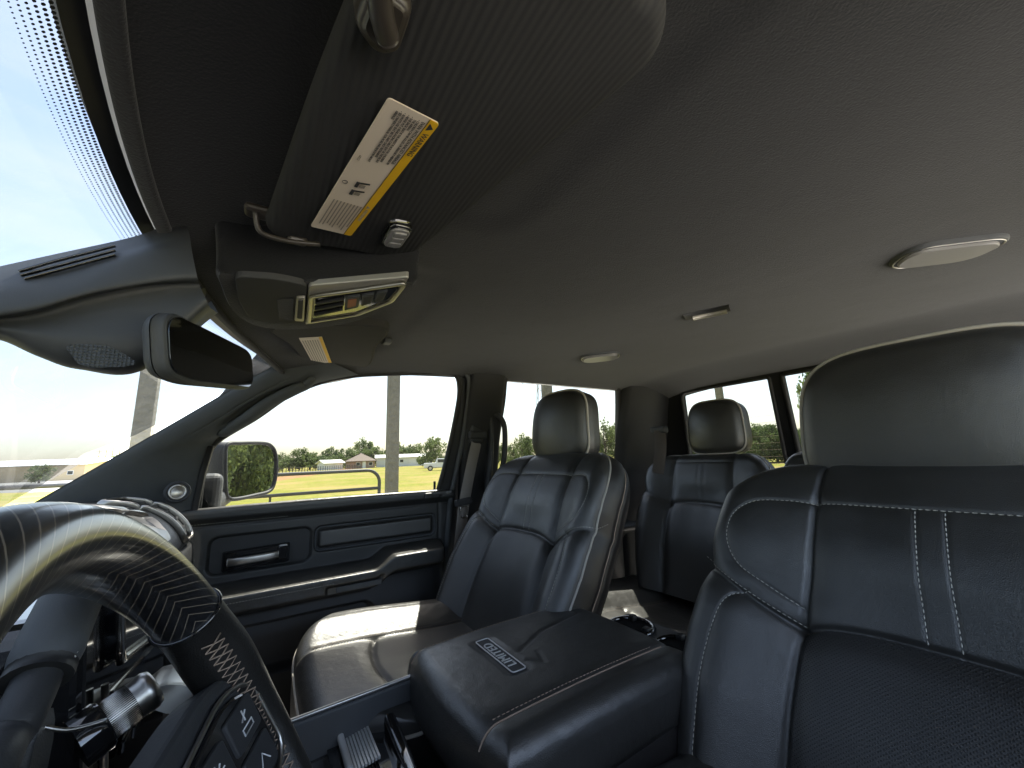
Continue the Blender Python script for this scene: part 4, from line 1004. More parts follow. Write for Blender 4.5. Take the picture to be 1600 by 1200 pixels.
# hub and spokes
def wheel3(p, d): return WC+w1*p[0]+w2*p[1]+wa*(0.008-d-0.45*(0.18-min(0.18, max(0.06, abs(p[0])))))       # dished towards the hub
hub = resample(smooth_line([(0.0, 0.085), (0.065, 0.07), (0.095, 0.02), (0.08, -0.05), (0.035, -0.095), (-0.035, -0.095), (-0.08, -0.05), (-0.095, 0.02), (-0.065, 0.07)], 60, True), 0.008, True)
plate('airbag_cover', hub, lambda p, d: wheel3(p, d-0.012), 0.05, MT['soft'], wheel, 0.014, 4, smooth=True)
for sg in (1, -1):
    def sp_o(pts, r): return round_poly([(x*sg, y) for x, y in pts], r)
    spk = plate('spoke', resample(sp_o([(0.055, 0.058), (0.10, 0.066), (0.152, 0.073), (0.184, 0.058), (0.188, -0.015), (0.150, -0.030), (0.06, -0.05)], 0.015), 0.006, True), wheel3, 0.020, MT['plastic'], wheel, 0.005, 3)
    pad = plate('button_pad', sp_o([(0.104, 0.046), (0.150, 0.057), (0.172, 0.047), (0.175, -0.004), (0.145, -0.015), (0.104, -0.017)], 0.010), lambda p, d: wheel3(p, d-0.004), 0.008, MT['gloss'], spk, 0.002, 2)
    P = [wheel3(p, -0.0035) for p in resample(sp_o([(0.100, 0.050), (0.151, 0.0615), (0.1765, 0.050), (0.1795, -0.007), (0.146, -0.019), (0.100, -0.021)], 0.012), 0.005, True)]
    V, Fc = sweep(P, circ(0.0016, 6), closed=True, up=wa); mesh_obj('bright_trim', V, Fc, MT['satin'], spk)
    for a, b in ((0.122, 0.033), (0.154, 0.036), (0.122, 0.004), (0.154, 0.007)):
        plate('button', sp_o([(a-0.0135, b-0.012), (a+0.0135, b-0.012), (a+0.0135, b+0.012), (a-0.0135, b+0.012)], 0.003), lambda p, d: wheel3(p, d-0.0062), 0.004, MT['plastic'], spk, 0.001)
    # pictograms: distance bars, a car outline, arrows
    ic = []
    def line(pts): ic.append(sweep([wheel3((x*sg, y), -0.0068) for x, y in pts], circ(0.0005, 4)))
    line([(0.149, 0.030), (0.159, 0.030), (0.159, 0.034), (0.149, 0.034), (0.149, 0.030)]); line([(0.151, 0.038), (0.157, 0.042)]); line([(0.154, 0.037), (0.154, 0.044)])
    line([(0.116, 0.033), (0.128, 0.033)]); line([(0.122, 0.027), (0.122, 0.039)]); line([(0.118, 0.029), (0.126, 0.037)])
    line([(0.116, 0.002), (0.128, 0.002)]); line([(0.116, 0.006), (0.128, 0.006)]); line([(0.149, 0.003), (0.154, 0.011), (0.159, 0.003)])
    V, Fc = merge(ic); mesh_obj('pictograms', V, Fc, MT['white_print'], pad, kind='stuff')
rim_bot = round_poly([(-0.03, -0.09), (0.03, -0.09), (0.022, -0.185), (-0.022, -0.185)], 0.006)
plate('spoke', rim_bot, wheel3, 0.018, MT['satin'], wheel, 0.004, 2, smooth=True)

# ------------------------------------------------------------------ centre console
con = thing('centre_console', 'black leather centre console with lidded armrest between the front seats', 'console', (0.40, 0.54, 0.80))
ZLID = 1.262
YA, YB = 0.395, 0.690          # lid sides
def lid_x0(y): return 0.212+0.030*((y-0.56)/0.15)**2*0.6
def f_lid(u, v):
    """u along front -> back, v across; v beyond the stitched lines rolls over the sides"""
    y = YA+(YB-YA)*v; x0 = lid_x0(y); L = 0.355
    x = x0+(L-0.04*np.abs(v-0.5)**2)*u
    z = ZLID-0.008*(2*v-1)**2-0.004*(2*u-1)**2
    e = np.minimum((YB-YA)*np.minimum(v, 1-v), L*np.minimum(u, 1-u)); R = 0.028; q = np.clip((R-e)/R, 0, 1); z = z-R*(1-np.sqrt(np.maximum(0, 1-q*q)))
    for yy in (0.442, 0.672):
        g = np.abs(y-yy-0.0*u); z = z-0.0028*np.exp(-(g/0.0028)**2)-0.002*np.exp(-(g/0.012)**2)
    # pressed seat of the badge and the crease running back from it
    sb = sd_rbox(x, y, 0.322, 0.560, 0.015, 0.058, 0.008); z = z-0.0022*(1-sstep(sb, 0.0, 0.010))
    cr = dist_poly(x, y, [(0.352, 0.548), (0.42, 0.585), (0.52, 0.610)]); z = z-0.0020*np.exp(-(cr/0.004)**2)-0.0012*np.exp(-(cr/0.014)**2)
    cr = dist_poly(x, y, [(0.345, 0.520), (0.362, 0.500), (0.372, 0.53)]); z = z-0.0016*np.exp(-(cr/0.003)**2)
    return np.stack([x, y, z], -1)
lid = surf('lid', f_lid, np.r_[np.linspace(0, 0.1, 22), np.linspace(0.105, 0.9, 110), np.linspace(0.905, 1, 16)], np.r_[np.linspace(0, 0.1, 18), np.linspace(0.105, 0.9, 110), np.linspace(0.905, 1, 18)], MT['leather_worn'], con, flip=True)
rows = []; t = np.linspace(0, 1, 40)
rim = A([(0.0, q) for q in t]+[(q, 1.0) for q in t[1:]]+[(1.0, q) for q in t[::-1][1:]]+[(q, 0.0) for q in t[::-1][1:-1]])
R3 = f_lid(rim[:, 0], rim[:, 1])
for q in np.linspace(0, 1, 6):
    r = R3.copy(); r[:, 2] = R3[:, 2]-0.048*q; r[:, :2] = A([0.39, 0.5425])+(R3[:, :2]-A([0.39, 0.5425]))*(1+0.012*math.sin(math.pi*q)-0.01*q); rows.append(r)
n = len(rim); Q = [(i*n+j, i*n+(j+1) % n, (i+1)*n+(j+1) % n, (i+1)*n+j) for i in range(5) for j in range(n)]+[tuple(5*n+j for j in range(n))]
mesh_obj('lid_side', np.vstack(rows), Q, MT['leather_worn'], lid)
def lid_z(x, y):
    y_ = A(y); v = (y_-YA)/(YB-YA); u = (A(x)-lid_x0(y_))/(0.355-0.04*np.abs(v-0.5)**2); return f_lid(u, v)
ln = []
for yy in (0.446, 0.438, 0.668, 0.676): ln.append([lid_z(x, yy)+A([0, 0, 0.0010]) for x in np.linspace(0.245, 0.53, 160)])
stitches('stitching', ln[:1]+ln[2:3], MT['thread_brown'], lid)
for yy in (0.442, 0.672):
    V, Fc = sweep([lid_z(x, yy)+A([0, 0, 0.0008]) for x in np.linspace(0.225, 0.545, 80)], circ(0.0013, 5)); mesh_obj('seam_welt', V, Fc, MT['thread_brown'], lid)
# badge: bright rim, dark field, raised letters reading from the rear
bz = ZLID-0.0042
bx, by = 0.322, 0.560
o = round_poly([(-0.056, -0.0115), (0.056, -0.0115), (0.056, 0.0115), (-0.056, 0.0115)], 0.004)
b3 = frame3((bx, by, bz+0.0022), (0, 1.0, 0), (-1.0, 0, 0), (0, 0, 1.0))
bd = plate('badge', o, b3, 0.003, MT['plastic'], lid)
V, Fc = sweep([b3(p, -0.0004) for p in resample(o, 0.003, True)], circ(0.0010, 6), closed=True, up=(0, 0, 1)); mesh_obj('badge_rim', V, Fc, MT['silver_paint'], bd)
text_obj('badge_lettering', 'LIMITED', 0.0205, MT['silver_paint'], (bx, by, bz+0.0026), (0, 1, 0), (-1, 0, 0), bd, 0.0006, 'CENTER', 1.08, 1.02)

# body below the lid
bodyx = smooth_line([(0.235, 1.205), (0.225, 1.12), (0.24, 1.00), (0.25, 0.82)], 20)
def body(y0, y1, x1, name, z_top=1.215):
    prof = A([(0.300, z_top), (0.300, 1.0), (0.30, 0.81), (x1+0.02, 0.81), (x1+0.015, 1.0), (x1, z_top)])
    n = len(prof); V = [(p[0], y0, p[1]) for p in prof]+[(p[0], y1, p[1]) for p in prof]
    Fc = [tuple(range(n-1, -1, -1)), tuple(range(n, 2*n))]+[(i, (i+1) % n, n+(i+1) % n, n+i) for i in range(n)]
    return mesh_obj(name, V, Fc, MT['plastic'], con, smooth=False)
bo = body(0.408, 0.678, 0.62, 'body'); md = bo.modifiers.new('bev', 'BEVEL'); md.width = 0.012; md.segments = 3
# leather knee panel on the driver's side of the body with a curved lower edge
def f_side(u, v):
    x = 0.296+0.335*u; z = 1.198-(0.16+0.10*(1-sstep(u, 0.2, 1.0)))*v; y = 0.404-0.016*np.sin(np.pi*v)**0.5*np.ones_like(u); return np.stack([x, y, z], -1)
surf('side_pad', f_side, np.linspace(0, 1, 40), np.linspace(0, 1, 24), MT['leather_side'], con)
# rear tray with cup holders behind the lid
tr = rbox('rear_tray', (0.645, 0.545, 1.165), (0.165, 0.245, 0.075), MT['plastic'], con, 0.022, 4)
for k, y in enumerate((0.488, 0.600)):
    c = A([0.655, y, 1.204]); V, Fc = ring(c, A([1.0, 0, 0]), A([0, 1.0, 0]), A([0, 0, 1.0]), 0.043, 0.005); cu = mesh_obj('cup_holder', V, Fc, MT['gloss'], tr)
    V, Fc = lathe(c, A([1.0, 0, 0]), A([0, 1.0, 0]), A([0, 0, 1.0]), [(0.041, 0.0), (0.038, -0.002), (0.037, -0.003)]); mesh_obj('liner', V, Fc, MT['rubber'], cu)
    V, Fc = disc(c-A([0, 0, 0.0005]), A([1.0, 0, 0]), A([0, 1.0, 0]), A([0, 0, 1.0]), 0.040); mesh_obj('cup_floor', V, Fc, MT['carpet'], cu)
    for a in (0.6, 2.7, 4.8):
        p = c+A([math.cos(a), math.sin(a), 0])*0.036+A([0, 0, 0.004]); rbox('finger', p, (0.016, 0.014, 0.012), MT['rubber'], cu, 0.004)
# front bin: side walls with bright top strip, floor, sliding cover handle, divider bar
wl_a, wl_b = onZ(452, 1131, 1.215), onZ(664, 1040, 1.215)
def wall(name, a, b, h, th, mtl, parent=con):
    d = unit(b-a); nrm = unit(np.cross(d, A([0, 0, 1.0]))); c = (a+b)/2-A([0, 0, h/2]); return rbox(name, c, (np.linalg.norm(b-a), th, h), mtl, parent, 0.003, 2, axes=(d, np.cross(A([0, 0, 1.0]), d), A([0, 0, 1.0])))
w_a = A([-0.06, 0.655, 1.214]); w_b = A([0.295, 0.670, 1.216])
sw = wall('bin_wall', w_a, w_b, 0.34, 0.014, MT['plastic_grey'])
V, Fc = sweep([w_a+A([0, 0, 0.002]), w_b+A([0, 0, 0.002])], circ(0.0030, 8)); mesh_obj('bright_strip', V, Fc, MT['satin'], sw)
V, Fc = sweep([w_a+A([0, -0.008, -0.052]), w_b+A([0, -0.008, -0.052])], circ(0.0016, 6)); mesh_obj('wall_groove', V, Fc, MT['rubber'], sw)
wall('bin_wall', A([-0.06, 0.405, 1.205]), A([0.295, 0.405, 1.206]), 0.34, 0.014, MT['plastic_grey'])
wall('bin_wall', A([0.290, 0.41, 1.19]), A([0.290, 0.67, 1.19]), 0.33, 0.012, MT['plastic'])
rbox('bin_floor', (0.08, 0.535, 1.03), (0.30, 0.26, 0.02), MT['rubber'], con, 0.004)
da, db = onZ(655, 1110, 1.175), onZ(700, 1200, 1.175)
V, Fc = sweep([A([0.185, 0.650, 1.170]), A([0.180, 0.55, 1.172]), A([0.178, 0.42, 1.170])], sq(0.034, 0.016, 0.006), up=(0, 0, 1)); mesh_obj('divider_bar', V, Fc, MT['gloss'], con)
# ribbed silver slide handle in the bin
hx, hy, hz = onZ(548, 1176, 1.172)
for k in range(8):
    rbox('handle_rib', (hx+0.004*k, hy, hz+0.0005*k), (0.0032, 0.075, 0.004), MT['silver_paint'], con, 0.0008)
V, Fc = sweep([A([hx-0.008, hy-0.04, hz+0.005]), A([hx-0.008, hy+0.04, hz+0.005])], sq(0.010, 0.008, 0.003), up=(0, 0, 1)); mesh_obj('slide_handle', V, Fc, MT['silver_paint'], con)
rbox('slide_cover', (hx+0.020, hy, hz-0.006), (0.09, 0.15, 0.006), MT['gloss'], con, 0.001)

# ------------------------------------------------------------------ overhead: visors, console, camera housing, mirror, lamps
def onH(px, py, drop=0.0):
    z = 1.87
    for _ in range(10): p = onZ(px, py, z); z = float(Zl(p[0], p[1]))-drop
    return p
def onS(px, py, z0, sx=0.0, sy=0.0):        # onto the sloping plane z = z0 + sx*x + sy*y
    z = z0
    for _ in range(10): p = onZ(px, py, z); z = z0+sx*p[0]+sy*p[1]
    return p
# --- driver's sun visor
VZ, VS = 1.797, 0.13
def vz(x): return VZ+VS*x
vpx = [(562, -55), (545, 0), (480, 165), (420, 335), (413, 352), (420, 368), (450, 381), (530, 393), (598, 404), (630, 405), (655, 394), (720, 345), (850, 240), (930, 180), (1000, 124), (1030, 88), (1043, 45), (1040, 5), (1015, -25)]
vp3 = A([onS(px, py, VZ, VS) for px, py in vpx])
vp3 = np.vstack([vp3, [(0.130, 0.030, 0), (0.03, 0.045, 0)]]); vp2 = resample(smooth_line(vp3[:, :2], 200, True), 0.006, True)
vis = thing('sun_visor', 'large driver sun visor folded up, warning label and three remote buttons on it', 'sun visor', (0.02, 0.2, 1.80))
def vis3(p, d): return A([p[0], p[1], vz(p[0])+d])
c0 = vp2.mean(0)
def f_vis():
    # rounded slab with a gentle crown so the cloth is not dead flat
    T = np.roll(vp2, -1, 0)-np.roll(vp2, 1, 0); T /= np.linalg.norm(T, axis=1)[:, None]; ar = 0.5*np.sum(vp2[:, 0]*np.roll(vp2[:, 1], -1)-np.roll(vp2[:, 0], -1)*vp2[:, 1]); Ni = np.stack([-T[:, 1], T[:, 0]], 1)*(1 if ar > 0 else -1)
    rings = []; th = 0.022
    for t in np.linspace(0, math.pi/2, 7): rings.append((0.012*(1-math.cos(t)), 0.011-0.011*math.sin(t)))
    rows = []
    for ins, dz in [(0.003, th)]+rings:
        p = vp2+Ni*ins; rows.append(np.stack([p[:, 0], p[:, 1], vz(p[:, 0])+dz], 1))
    base = vp2+Ni*0.012
    for q in np.linspace(0.1, 1, 14)[:-1]:
        p = base+(c0-base)*q; rows.append(np.stack([p[:, 0], p[:, 1], vz(p[:, 0])-0.004*math.sin(q*math.pi/2)], 1))
    n = len(vp2); V = np.vstack(rows+[[(c0[0], c0[1], vz(c0[0])-0.004)]]); m = len(rows)
    Q = [(i*n+j, i*n+(j+1) % n, (i+1)*n+(j+1) % n, (i+1)*n+j) for i in range(m-1) for j in range(n)]+[((m-1)*n+j, (m-1)*n+(j+1) % n, m*n) for j in range(n)]+[tuple(range(n))]
    return V, Q
V, Fc = f_vis(); vb = mesh_obj('visor_board', V, Fc, MT['visor'], vis)
# warning label
lab = [onS(px, py, VZ-0.005, VS) for px, py in ((600, 153), (693, 187), (547, 363), (487, 355))]
LO = lab[0]; ex_l = unit((lab[3]-lab[0])+(lab[2]-lab[1])); nl = unit(A([VS, 0, -1.0])); ey_l = unit(np.cross(nl, ex_l)); LW = np.linalg.norm(lab[3]-lab[0])*0.5+np.linalg.norm(lab[2]-lab[1])*0.5; LHt = 0.5*np.linalg.norm(lab[1]-lab[0])+0.5*np.linalg.norm(lab[2]-lab[3])
if ey_l[0] < 0: ey_l = -ey_l
LC = sum(lab)/4
def l3(x, y, off=0.0): return LC+ex_l*(x-LW/2)+ey_l*(y-LHt/2)+nl*off
lb = plate('warning_label', round_poly([(0, 0), (LW, 0), (LW, LHt), (0, LHt)], 0.003), lambda p, d: l3(p[0], p[1], 0.0018-d), 0.001, MT['label'], vis)
ys = LHt*0.80
plate('yellow_band', round_poly([(0.0002, ys), (LW-0.0002, ys), (LW-0.0002, LHt-0.0002), (0.0002, LHt-0.0002)], [0, 0, 0.003, 0.003]), lambda p, d: l3(p[0], p[1], 0.0022-d), 0.0005, MT['label_yellow'], lb)
rbox('band_rule', l3(LW/2, ys, 0.0023), (LW, 0.0005, 0.0003), MT['ink'], lb, 0, axes=(ex_l, ey_l, nl))
def ltext(name, body, x, y, size, mtl=None, xs=0.92): return text_obj(name, body, size, mtl or MT['ink'], l3(x, y, 0.0026), ex_l, ey_l, lb, 0.0001, 'LEFT', 1.0, xs)
ltext('label_lettering', 'WARNING', LW*0.072, LHt*0.893, LHt*0.155)
tri = plate('warning_triangle', [(LW*0.018, LHt*0.845), (LW*0.058, LHt*0.845), (LW*0.038, LHt*0.955)], lambda p, d: l3(p[0], p[1], 0.0026-d), 0.0003, MT['ink'], lb)
rows_ = [('EVEN WITH ADVANCED AIRBAGS', 0.72, 0.085), ('\u2022 CHILDREN CAN BE KILLED OR SERIOUSLY INJURED BY', 0.635, 0.060), ('  THE AIRBAG', 0.57, 0.060), ('\u2022 THE BACK SEAT IS THE SAFEST PLACE FOR CHILDREN', 0.50, 0.060),
         ('\u2022 NEVER PUT A REAR-FACING CHILD SEAT IN THE FRONT', 0.43, 0.060), ('\u2022 ALWAYS USE SEAT BELTS AND CHILD RESTRAINTS', 0.36, 0.060), ("\u2022 SEE OWNER'S MANUAL FOR MORE INFORMATION ABOUT", 0.29, 0.060), ('  AIRBAGS', 0.225, 0.060)]
for k, (tx, y, s) in enumerate(rows_): ltext('label_lettering', tx, LW*0.025, LHt*y, LHt*s*1.12, xs=(0.80 if k else 0.88))
ltext('label_lettering', '68257', LW*0.33, LHt*0.10, LHt*0.07, MT['ink_faint'])
# seat and child-seat pictograms, small round mark
for k in range(2):
    x0 = LW*(0.505+0.068*k); y0 = LHt*0.33
    rbox('seat_pictogram', l3(x0, y0+LHt*0.13, 0.0026), (LW*0.010, LHt*0.28, 0.0003), MT['ink'], lb, 0, axes=(unit(ex_l*0.95+ey_l*0.25), unit(ey_l*0.95-ex_l*0.25), nl))
    rbox('seat_pictogram', l3(x0+LW*0.020, y0+LHt*0.03, 0.0026), (LW*0.042, LHt*0.07, 0.0003), MT['ink'], lb, 0, axes=(ex_l, ey_l, nl))
    rbox('seat_pictogram', l3(x0+LW*0.022, y0+LHt*0.15, 0.0026), (LW*0.022, LHt*0.11, 0.0003), MT['ink_faint'], lb, 0, axes=(ex_l, ey_l, nl))
V, Fc = ring(l3(LW*0.535, LHt*0.12, 0.0024), ex_l, ey_l, nl, LHt*0.05, 0.0003, 16, 4); mesh_obj('label_mark', V, Fc, MT['ink'], lb)
# faint second language block
ltext('label_lettering', 'AVERTISSEMENT', LW*0.70, LHt*0.893, LHt*0.10, MT['ink_faint'], 0.75)
plate('warning_triangle', [(LW*0.668, LHt*0.855), (LW*0.692, LHt*0.855), (LW*0.680, LHt*0.935)], lambda p, d: l3(p[0], p[1], 0.0026-d), 0.0003, MT['ink_faint'], lb)
for k in range(9):
    y = LHt*(0.74-0.077*k); wdt = LW*(0.27 if k % 3 else 0.23)*(0.95+0.05*math.sin(k*2.3))
    rbox('print_line', l3(LW*0.69+wdt/2, y, 0.0025), (wdt, LHt*0.026, 0.0002), MT['ink_faint'], lb, 0, axes=(ex_l, ey_l, nl))
# three remote-control buttons in an oval bezel
hc = onS(619, 366, VZ-0.006, VS); o = round_poly([(-0.024, -0.013), (0.022, -0.014), (0.024, 0.012), (-0.022, 0.014)], 0.010)
h3 = lambda p, d: hc+A([0, 1.0, 0])*(p[0])*1.05+A([1.0, 0, VS])*p[1]*0.95+nl*(-d)
hb_ = plate('remote_bezel', o, lambda p, d: h3(p, d-0.005), 0.012, MT['gloss'], vis, 0.003, 3, smooth=True)
plate('remote_lens', o*0.84, lambda p, d: h3(p, d-0.0065), 0.004, MT['lens'], hb_, 0.001)
for k in range(3):
    oo = round_poly([(-0.0045, -0.007), (0.0045, -0.007), (0.0045, 0.007), (-0.0045, 0.007)], 0.002)+A([(k-1)*0.0105, 0])
    plate('remote_button', oo, lambda p, d: h3(p, d-0.0085), 0.004, MT['lens'], hb_, 0.001)
# pivot foot on the front edge and the inboard clip
pv = onS(592, 16, VZ-0.008, VS)
o = round_poly([(-0.022, -0.010), (0.012, -0.014), (0.026, 0.004), (0.018, 0.018), (-0.016, 0.018)], 0.008)
plate('pivot_foot', o, lambda p, d: pv+A([0, 1.0, 0])*p[0]*0.85+A([1.0, 0, VS])*p[1]*0.85+nl*(0.007-d), 0.016, MT['bronze'], vis, 0.006, 3, smooth=True)
V, Fc = sweep(smooth_line([pv+A([-0.004, -0.055, 0.004]), pv+A([-0.006, -0.03, -0.008]), pv+A([-0.002, -0.012, -0.012]), pv+A([0.006, 0.004, -0.010])], 16), circ(0.0065, 12)); mesh_obj('pivot_rod', V, Fc, MT['bronze'], vis)
cl = onS(452, 374, VZ-0.008, VS); V, Fc = sweep(smooth_line([cl+A([-0.032, 0.0, 0.022]), cl+A([-0.026, 0.006, 0.004]), cl+A([0.0, 0.004, 0.0]), cl+A([0.030, 0.002, 0.004])], 16), circ(0.0028, 10)); ck = mesh_obj('pivot_rod', V, Fc, MT['bronze'], vis)
rbox('clip_foot', cl+A([-0.028, 0.012, 0.030]), (0.030, 0.020, 0.010), MT['bronze'], vis, 0.005, 3)
rbox('clip_block', cl+A([0.008, 0.012, 0.008]), (0.020, 0.012, 0.010), MT['bronze'], vis, 0.004)

# --- passenger's sun visor
pvz = 1.824
pvis = thing('sun_visor', 'small looking far sun visor above the passenger window with a tan sticker', 'sun visor', (0.1, 1.0, 1.81))
pp = A([onS(px, py, pvz, 0.05) for px, py in ((428, 512), (452, 540), (478, 570), (500, 577), (545, 578), (578, 571), (588, 545), (600, 512))])[:, :2]
pp = resample(smooth_line(pp, 80, True), 0.008, True)
plate('visor_board', pp, lambda p, d: A([p[0], p[1], pvz+0.05*p[0]+d]), 0.018, MT['visor_far'], pvis, 0.007, 3, smooth=True)
sl = [onS(px, py, pvz-0.001, 0.05) for px, py in ((467, 528), (503, 526), (518, 566), (489, 568))]
sl2 = A(sl)[:, :2]; stk = plate('sticker', sl2, lambda p, d: A([p[0], p[1], pvz-0.0016+0.05*p[0]+d]), 0.0008, MT['label'], pvis)
ye = A([sl2[1]*0.86+sl2[0]*0.14, sl2[1], sl2[2], sl2[2]*0.84+sl2[3]*0.16]); plate('yellow_band', ye, lambda p, d: A([p[0], p[1], pvz-0.0022+0.05*p[0]+d]), 0.0004, MT['label_yellow'], stk)
for k in range(7):
    f = 0.10+0.11*k; a = sl2[0]*(1-f)+sl2[1]*f; b = sl2[3]*(1-f)+sl2[2]*f; a, b = a+(b-a)*0.08, a+(b-a)*0.92
    V, Fc = sweep([(a[0], a[1], pvz-0.002+0.05*a[0]), (b[0], b[1], pvz-0.002+0.05*b[0])], sq(0.0004, 0.0016), up=(0, 0, 1)); mesh_obj('print_line', V, Fc, MT['ink_faint'], stk, smooth=False)
pc = onH(605, 534, 0.004); rbox('clip_foot', pc, (0.020, 0.030, 0.012), MT['plastic_grey'], pvis, 0.004)

# --- overhead console
OZ = 1.775
oc = thing('overhead_console', 'overhead console with glasses bin and silver switch panel above the mirror', 'console', (0.05, 0.6, 1.80))
def oz3(px, py, dz=0.0): return onZ(px, py, OZ+dz)
out_px = [(340, 425), (344, 452), (362, 488), (395, 509), (440, 516), (500, 513), (560, 502), (612, 479), (640, 454), (650, 441), (600, 439), (480, 439), (400, 437)]
op = A([oz3(*p) for p in out_px])[:, :2]; op = resample(smooth_line(op, 160, True), 0.006, True); oc2 = op.mean(0)
rows = []
for q in np.linspace(0, 1, 10):
    zz = OZ+0.006+(0.085)*q; p = oc2+(op-oc2)*A([1.0+0.10*q**1.6, 1.0]); p[:, 1] = np.where(p[:, 1] > oc2[1], oc2[1]+(p[:, 1]-oc2[1])*(1+0.12*q**1.6), p[:, 1]); rows.append(np.stack([p[:, 0], p[:, 1], np.full(len(p), zz)], 1))
pin = oc2+(op-oc2)*0.965; first = [np.stack([pin[:, 0], pin[:, 1], np.full(len(pin), OZ)], 1)]
allr = first+rows; n = len(op); Q = [(i*n+j, i*n+(j+1) % n, (i+1)*n+(j+1) % n, (i+1)*n+j) for i in range(len(allr)-1) for j in range(n)]+[tuple(range(n))]
mesh_obj('housing', np.vstack(allr), Q, MT['headliner'], oc)
MT['ovh'] = mat('overhead_plastic', (0.070, 0.070, 0.070), 0.75, spec=0.25, var=0.08, bump=(('noise', 900.0, 0.2, 0.0005),))
MT['warm_lit_satin'] = mat('silver_trim_warm_reflection', (0.48, 0.455, 0.41), 0.45, metal=0.7, rvar=0.05)  # silver trim; the warm light it reflects is put into the colour
def oplate(name, pxs, dz, th, mtl, parent, r=0.004, bev=0.002, smooth=False):
    pl_ = A([oz3(px, py, -dz) for px, py in pxs])[:, :2]; pl_ = round_poly(pl_, r); return plate(name, pl_, lambda p, d: A([p[0], p[1], OZ-dz+d]), th, mtl, parent, bev, 2, smooth)
bin_ = oplate('glasses_bin_door', ((366, 432), (372, 470), (386, 494), (410, 503), (474, 508), (480, 446), (430, 436)), 0.005, 0.008, MT['ovh'], oc, 0.012, 0.002)
lt_ = oplate('bin_latch', ((463, 466), (477, 466), (475, 503), (460, 502)), 0.009, 0.006, MT['warm_lit_satin'], bin_, 0.004, 0.0015)
oplate('latch_grip', ((466, 470), (474, 470), (472, 499), (464, 498)), 0.0105, 0.003, MT['ovh'], lt_, 0.003, 0.0008)
oplate('bin_recess', ((432, 468), (460, 466), (458, 500), (436, 500)), 0.0058, 0.002, MT['headliner'], bin_, 0.006, 0.001)
sp_ = oplate('switch_panel', ((482, 447), (640, 433), (630, 452), (606, 474), (560, 494), (477, 508)), 0.005, 0.008, MT['warm_lit_satin'], oc, 0.006, 0.002)
oplate('switch_field', ((492, 468), (560, 458), (624, 449), (604, 470), (556, 487), (488, 498)), 0.0062, 0.003, MT['gloss'], sp_, 0.004, 0.0005)
fr_px = ((486, 464), (560, 454), (634, 443), (612, 471), (558, 492), (483, 504))
loop = A([oz3(px, py, -0.008) for px, py in fr_px]); lp2 = resample(round_poly(loop[:, :2], 0.005), 0.004, True)
V, Fc = sweep(np.stack([lp2[:, 0], lp2[:, 1], np.full(len(lp2), OZ-0.0075)], 1), sq(0.004, 0.005, 0.0015), closed=True, up=(0, 0, 1)); mesh_obj('silver_frame', V, Fc, MT['satin'], sp_)
for a, b in (((494, 474), (536, 467)), ((493, 483), (536, 475)), ((492, 492), (534, 483))):
    V, Fc = sweep([oz3(*a, -0.008), oz3(*b, -0.008)], sq(0.004, 0.004, 0.001), up=(0, 0, 1)); mesh_obj('lamp_louvre', V, Fc, MT['plastic'], sp_, smooth=False)
for px, mtl in ((((540, 466), (562, 463), (560, 481), (538, 486)), MT['red']), (((566, 463), (585, 460), (580, 475), (564, 479)), MT['ovh']), (((589, 459), (606, 456), (599, 470), (584, 474)), MT['ovh'])):
    bt_ = oplate('switch_button', px, 0.010, 0.006, MT['plastic_grey'], sp_, 0.003, 0.0015)
    c_ = A(px).mean(0); ins_ = [tuple(c_+(A(p)-c_)*0.62) for p in px]; oplate('button_print', ins_, 0.0104, 0.001, mtl, bt_, 0.002, 0)

# --- camera and rain-sensor housing against the windshield
cam_h = thing('windshield_camera_housing', 'dark moulded sensor housing with three slots against the top of the windshield', 'housing', (-0.15, 0.55, 1.70))
rowsP = [([(-150, 452), (-60, 430), (0, 416), (100, 394), (200, 372), (250, 356), (285, 345)], 0.555),
         ([(-150, 472), (-60, 447), (0, 431), (100, 410), (200, 388), (255, 372), (295, 362)], 0.530),
         ([(-150, 492), (-60, 470), (0, 456), (100, 440), (190, 408), (255, 390), (300, 392)], 0.505),
         ([(-150, 512), (-60, 500), (0, 490), (60, 480), (150, 455), (250, 437), (308, 432)], 0.497),
         ([(-150, 516), (-60, 507), (0, 500), (60, 492), (150, 468), (250, 449), (312, 446)], 0.515),
         ([(-150, 520), (-60, 517), (0, 514), (60, 523), (130, 530), (240, 520), (322, 468)], 0.510),
         ([(-150, 524), (-60, 524), (0, 524), (60, 549), (125, 565), (225, 562), (328, 480)], 0.520),
         ([(-150, 526), (-60, 528), (0, 531), (60, 557), (125, 577), (225, 577), (333, 484)], 0.545),
         ([(-150, 522), (-60, 524), (0, 528), (60, 552), (125, 571), (225, 571), (340, 488)], 0.62),
         ([(-150, 500), (-60, 500), (0, 505), (60, 520), (125, 535), (225, 535), (330, 470)], 0.70)]
R_ = []
for pxs, Y in rowsP:
    P = A([onY(px, py, Y) for px, py in pxs]); R_.append(resample(smooth_line(P, 80), 0.001)[np.linspace(0, len(resample(smooth_line(P, 80), 0.001))-1, 70).astype(int)])
R_ = np.stack(R_, 0)
def loft(rows, per=7):
    k, n, _ = rows.shape; out = []
    for j in range(n): out.append(smooth_line(rows[:, j], per*(k-1)))
    return np.stack(out, 1)
LF = loft(R_); mesh_obj('shell', LF.reshape(-1, 3), gfaces(LF.shape[0], LF.shape[1]), MT['shroud'], cam_h)
def slot(pts, Y, r=0.0022): 
    V, Fc = sweep(resample([onY(px, py, Y) for px, py in pts], 0.006), sq(0.004, 0.0020, 0.0006), up=(0, -1, 0)); return mesh_obj('vent_slot', V, Fc, MT['gloss'], cam_h, smooth=False)
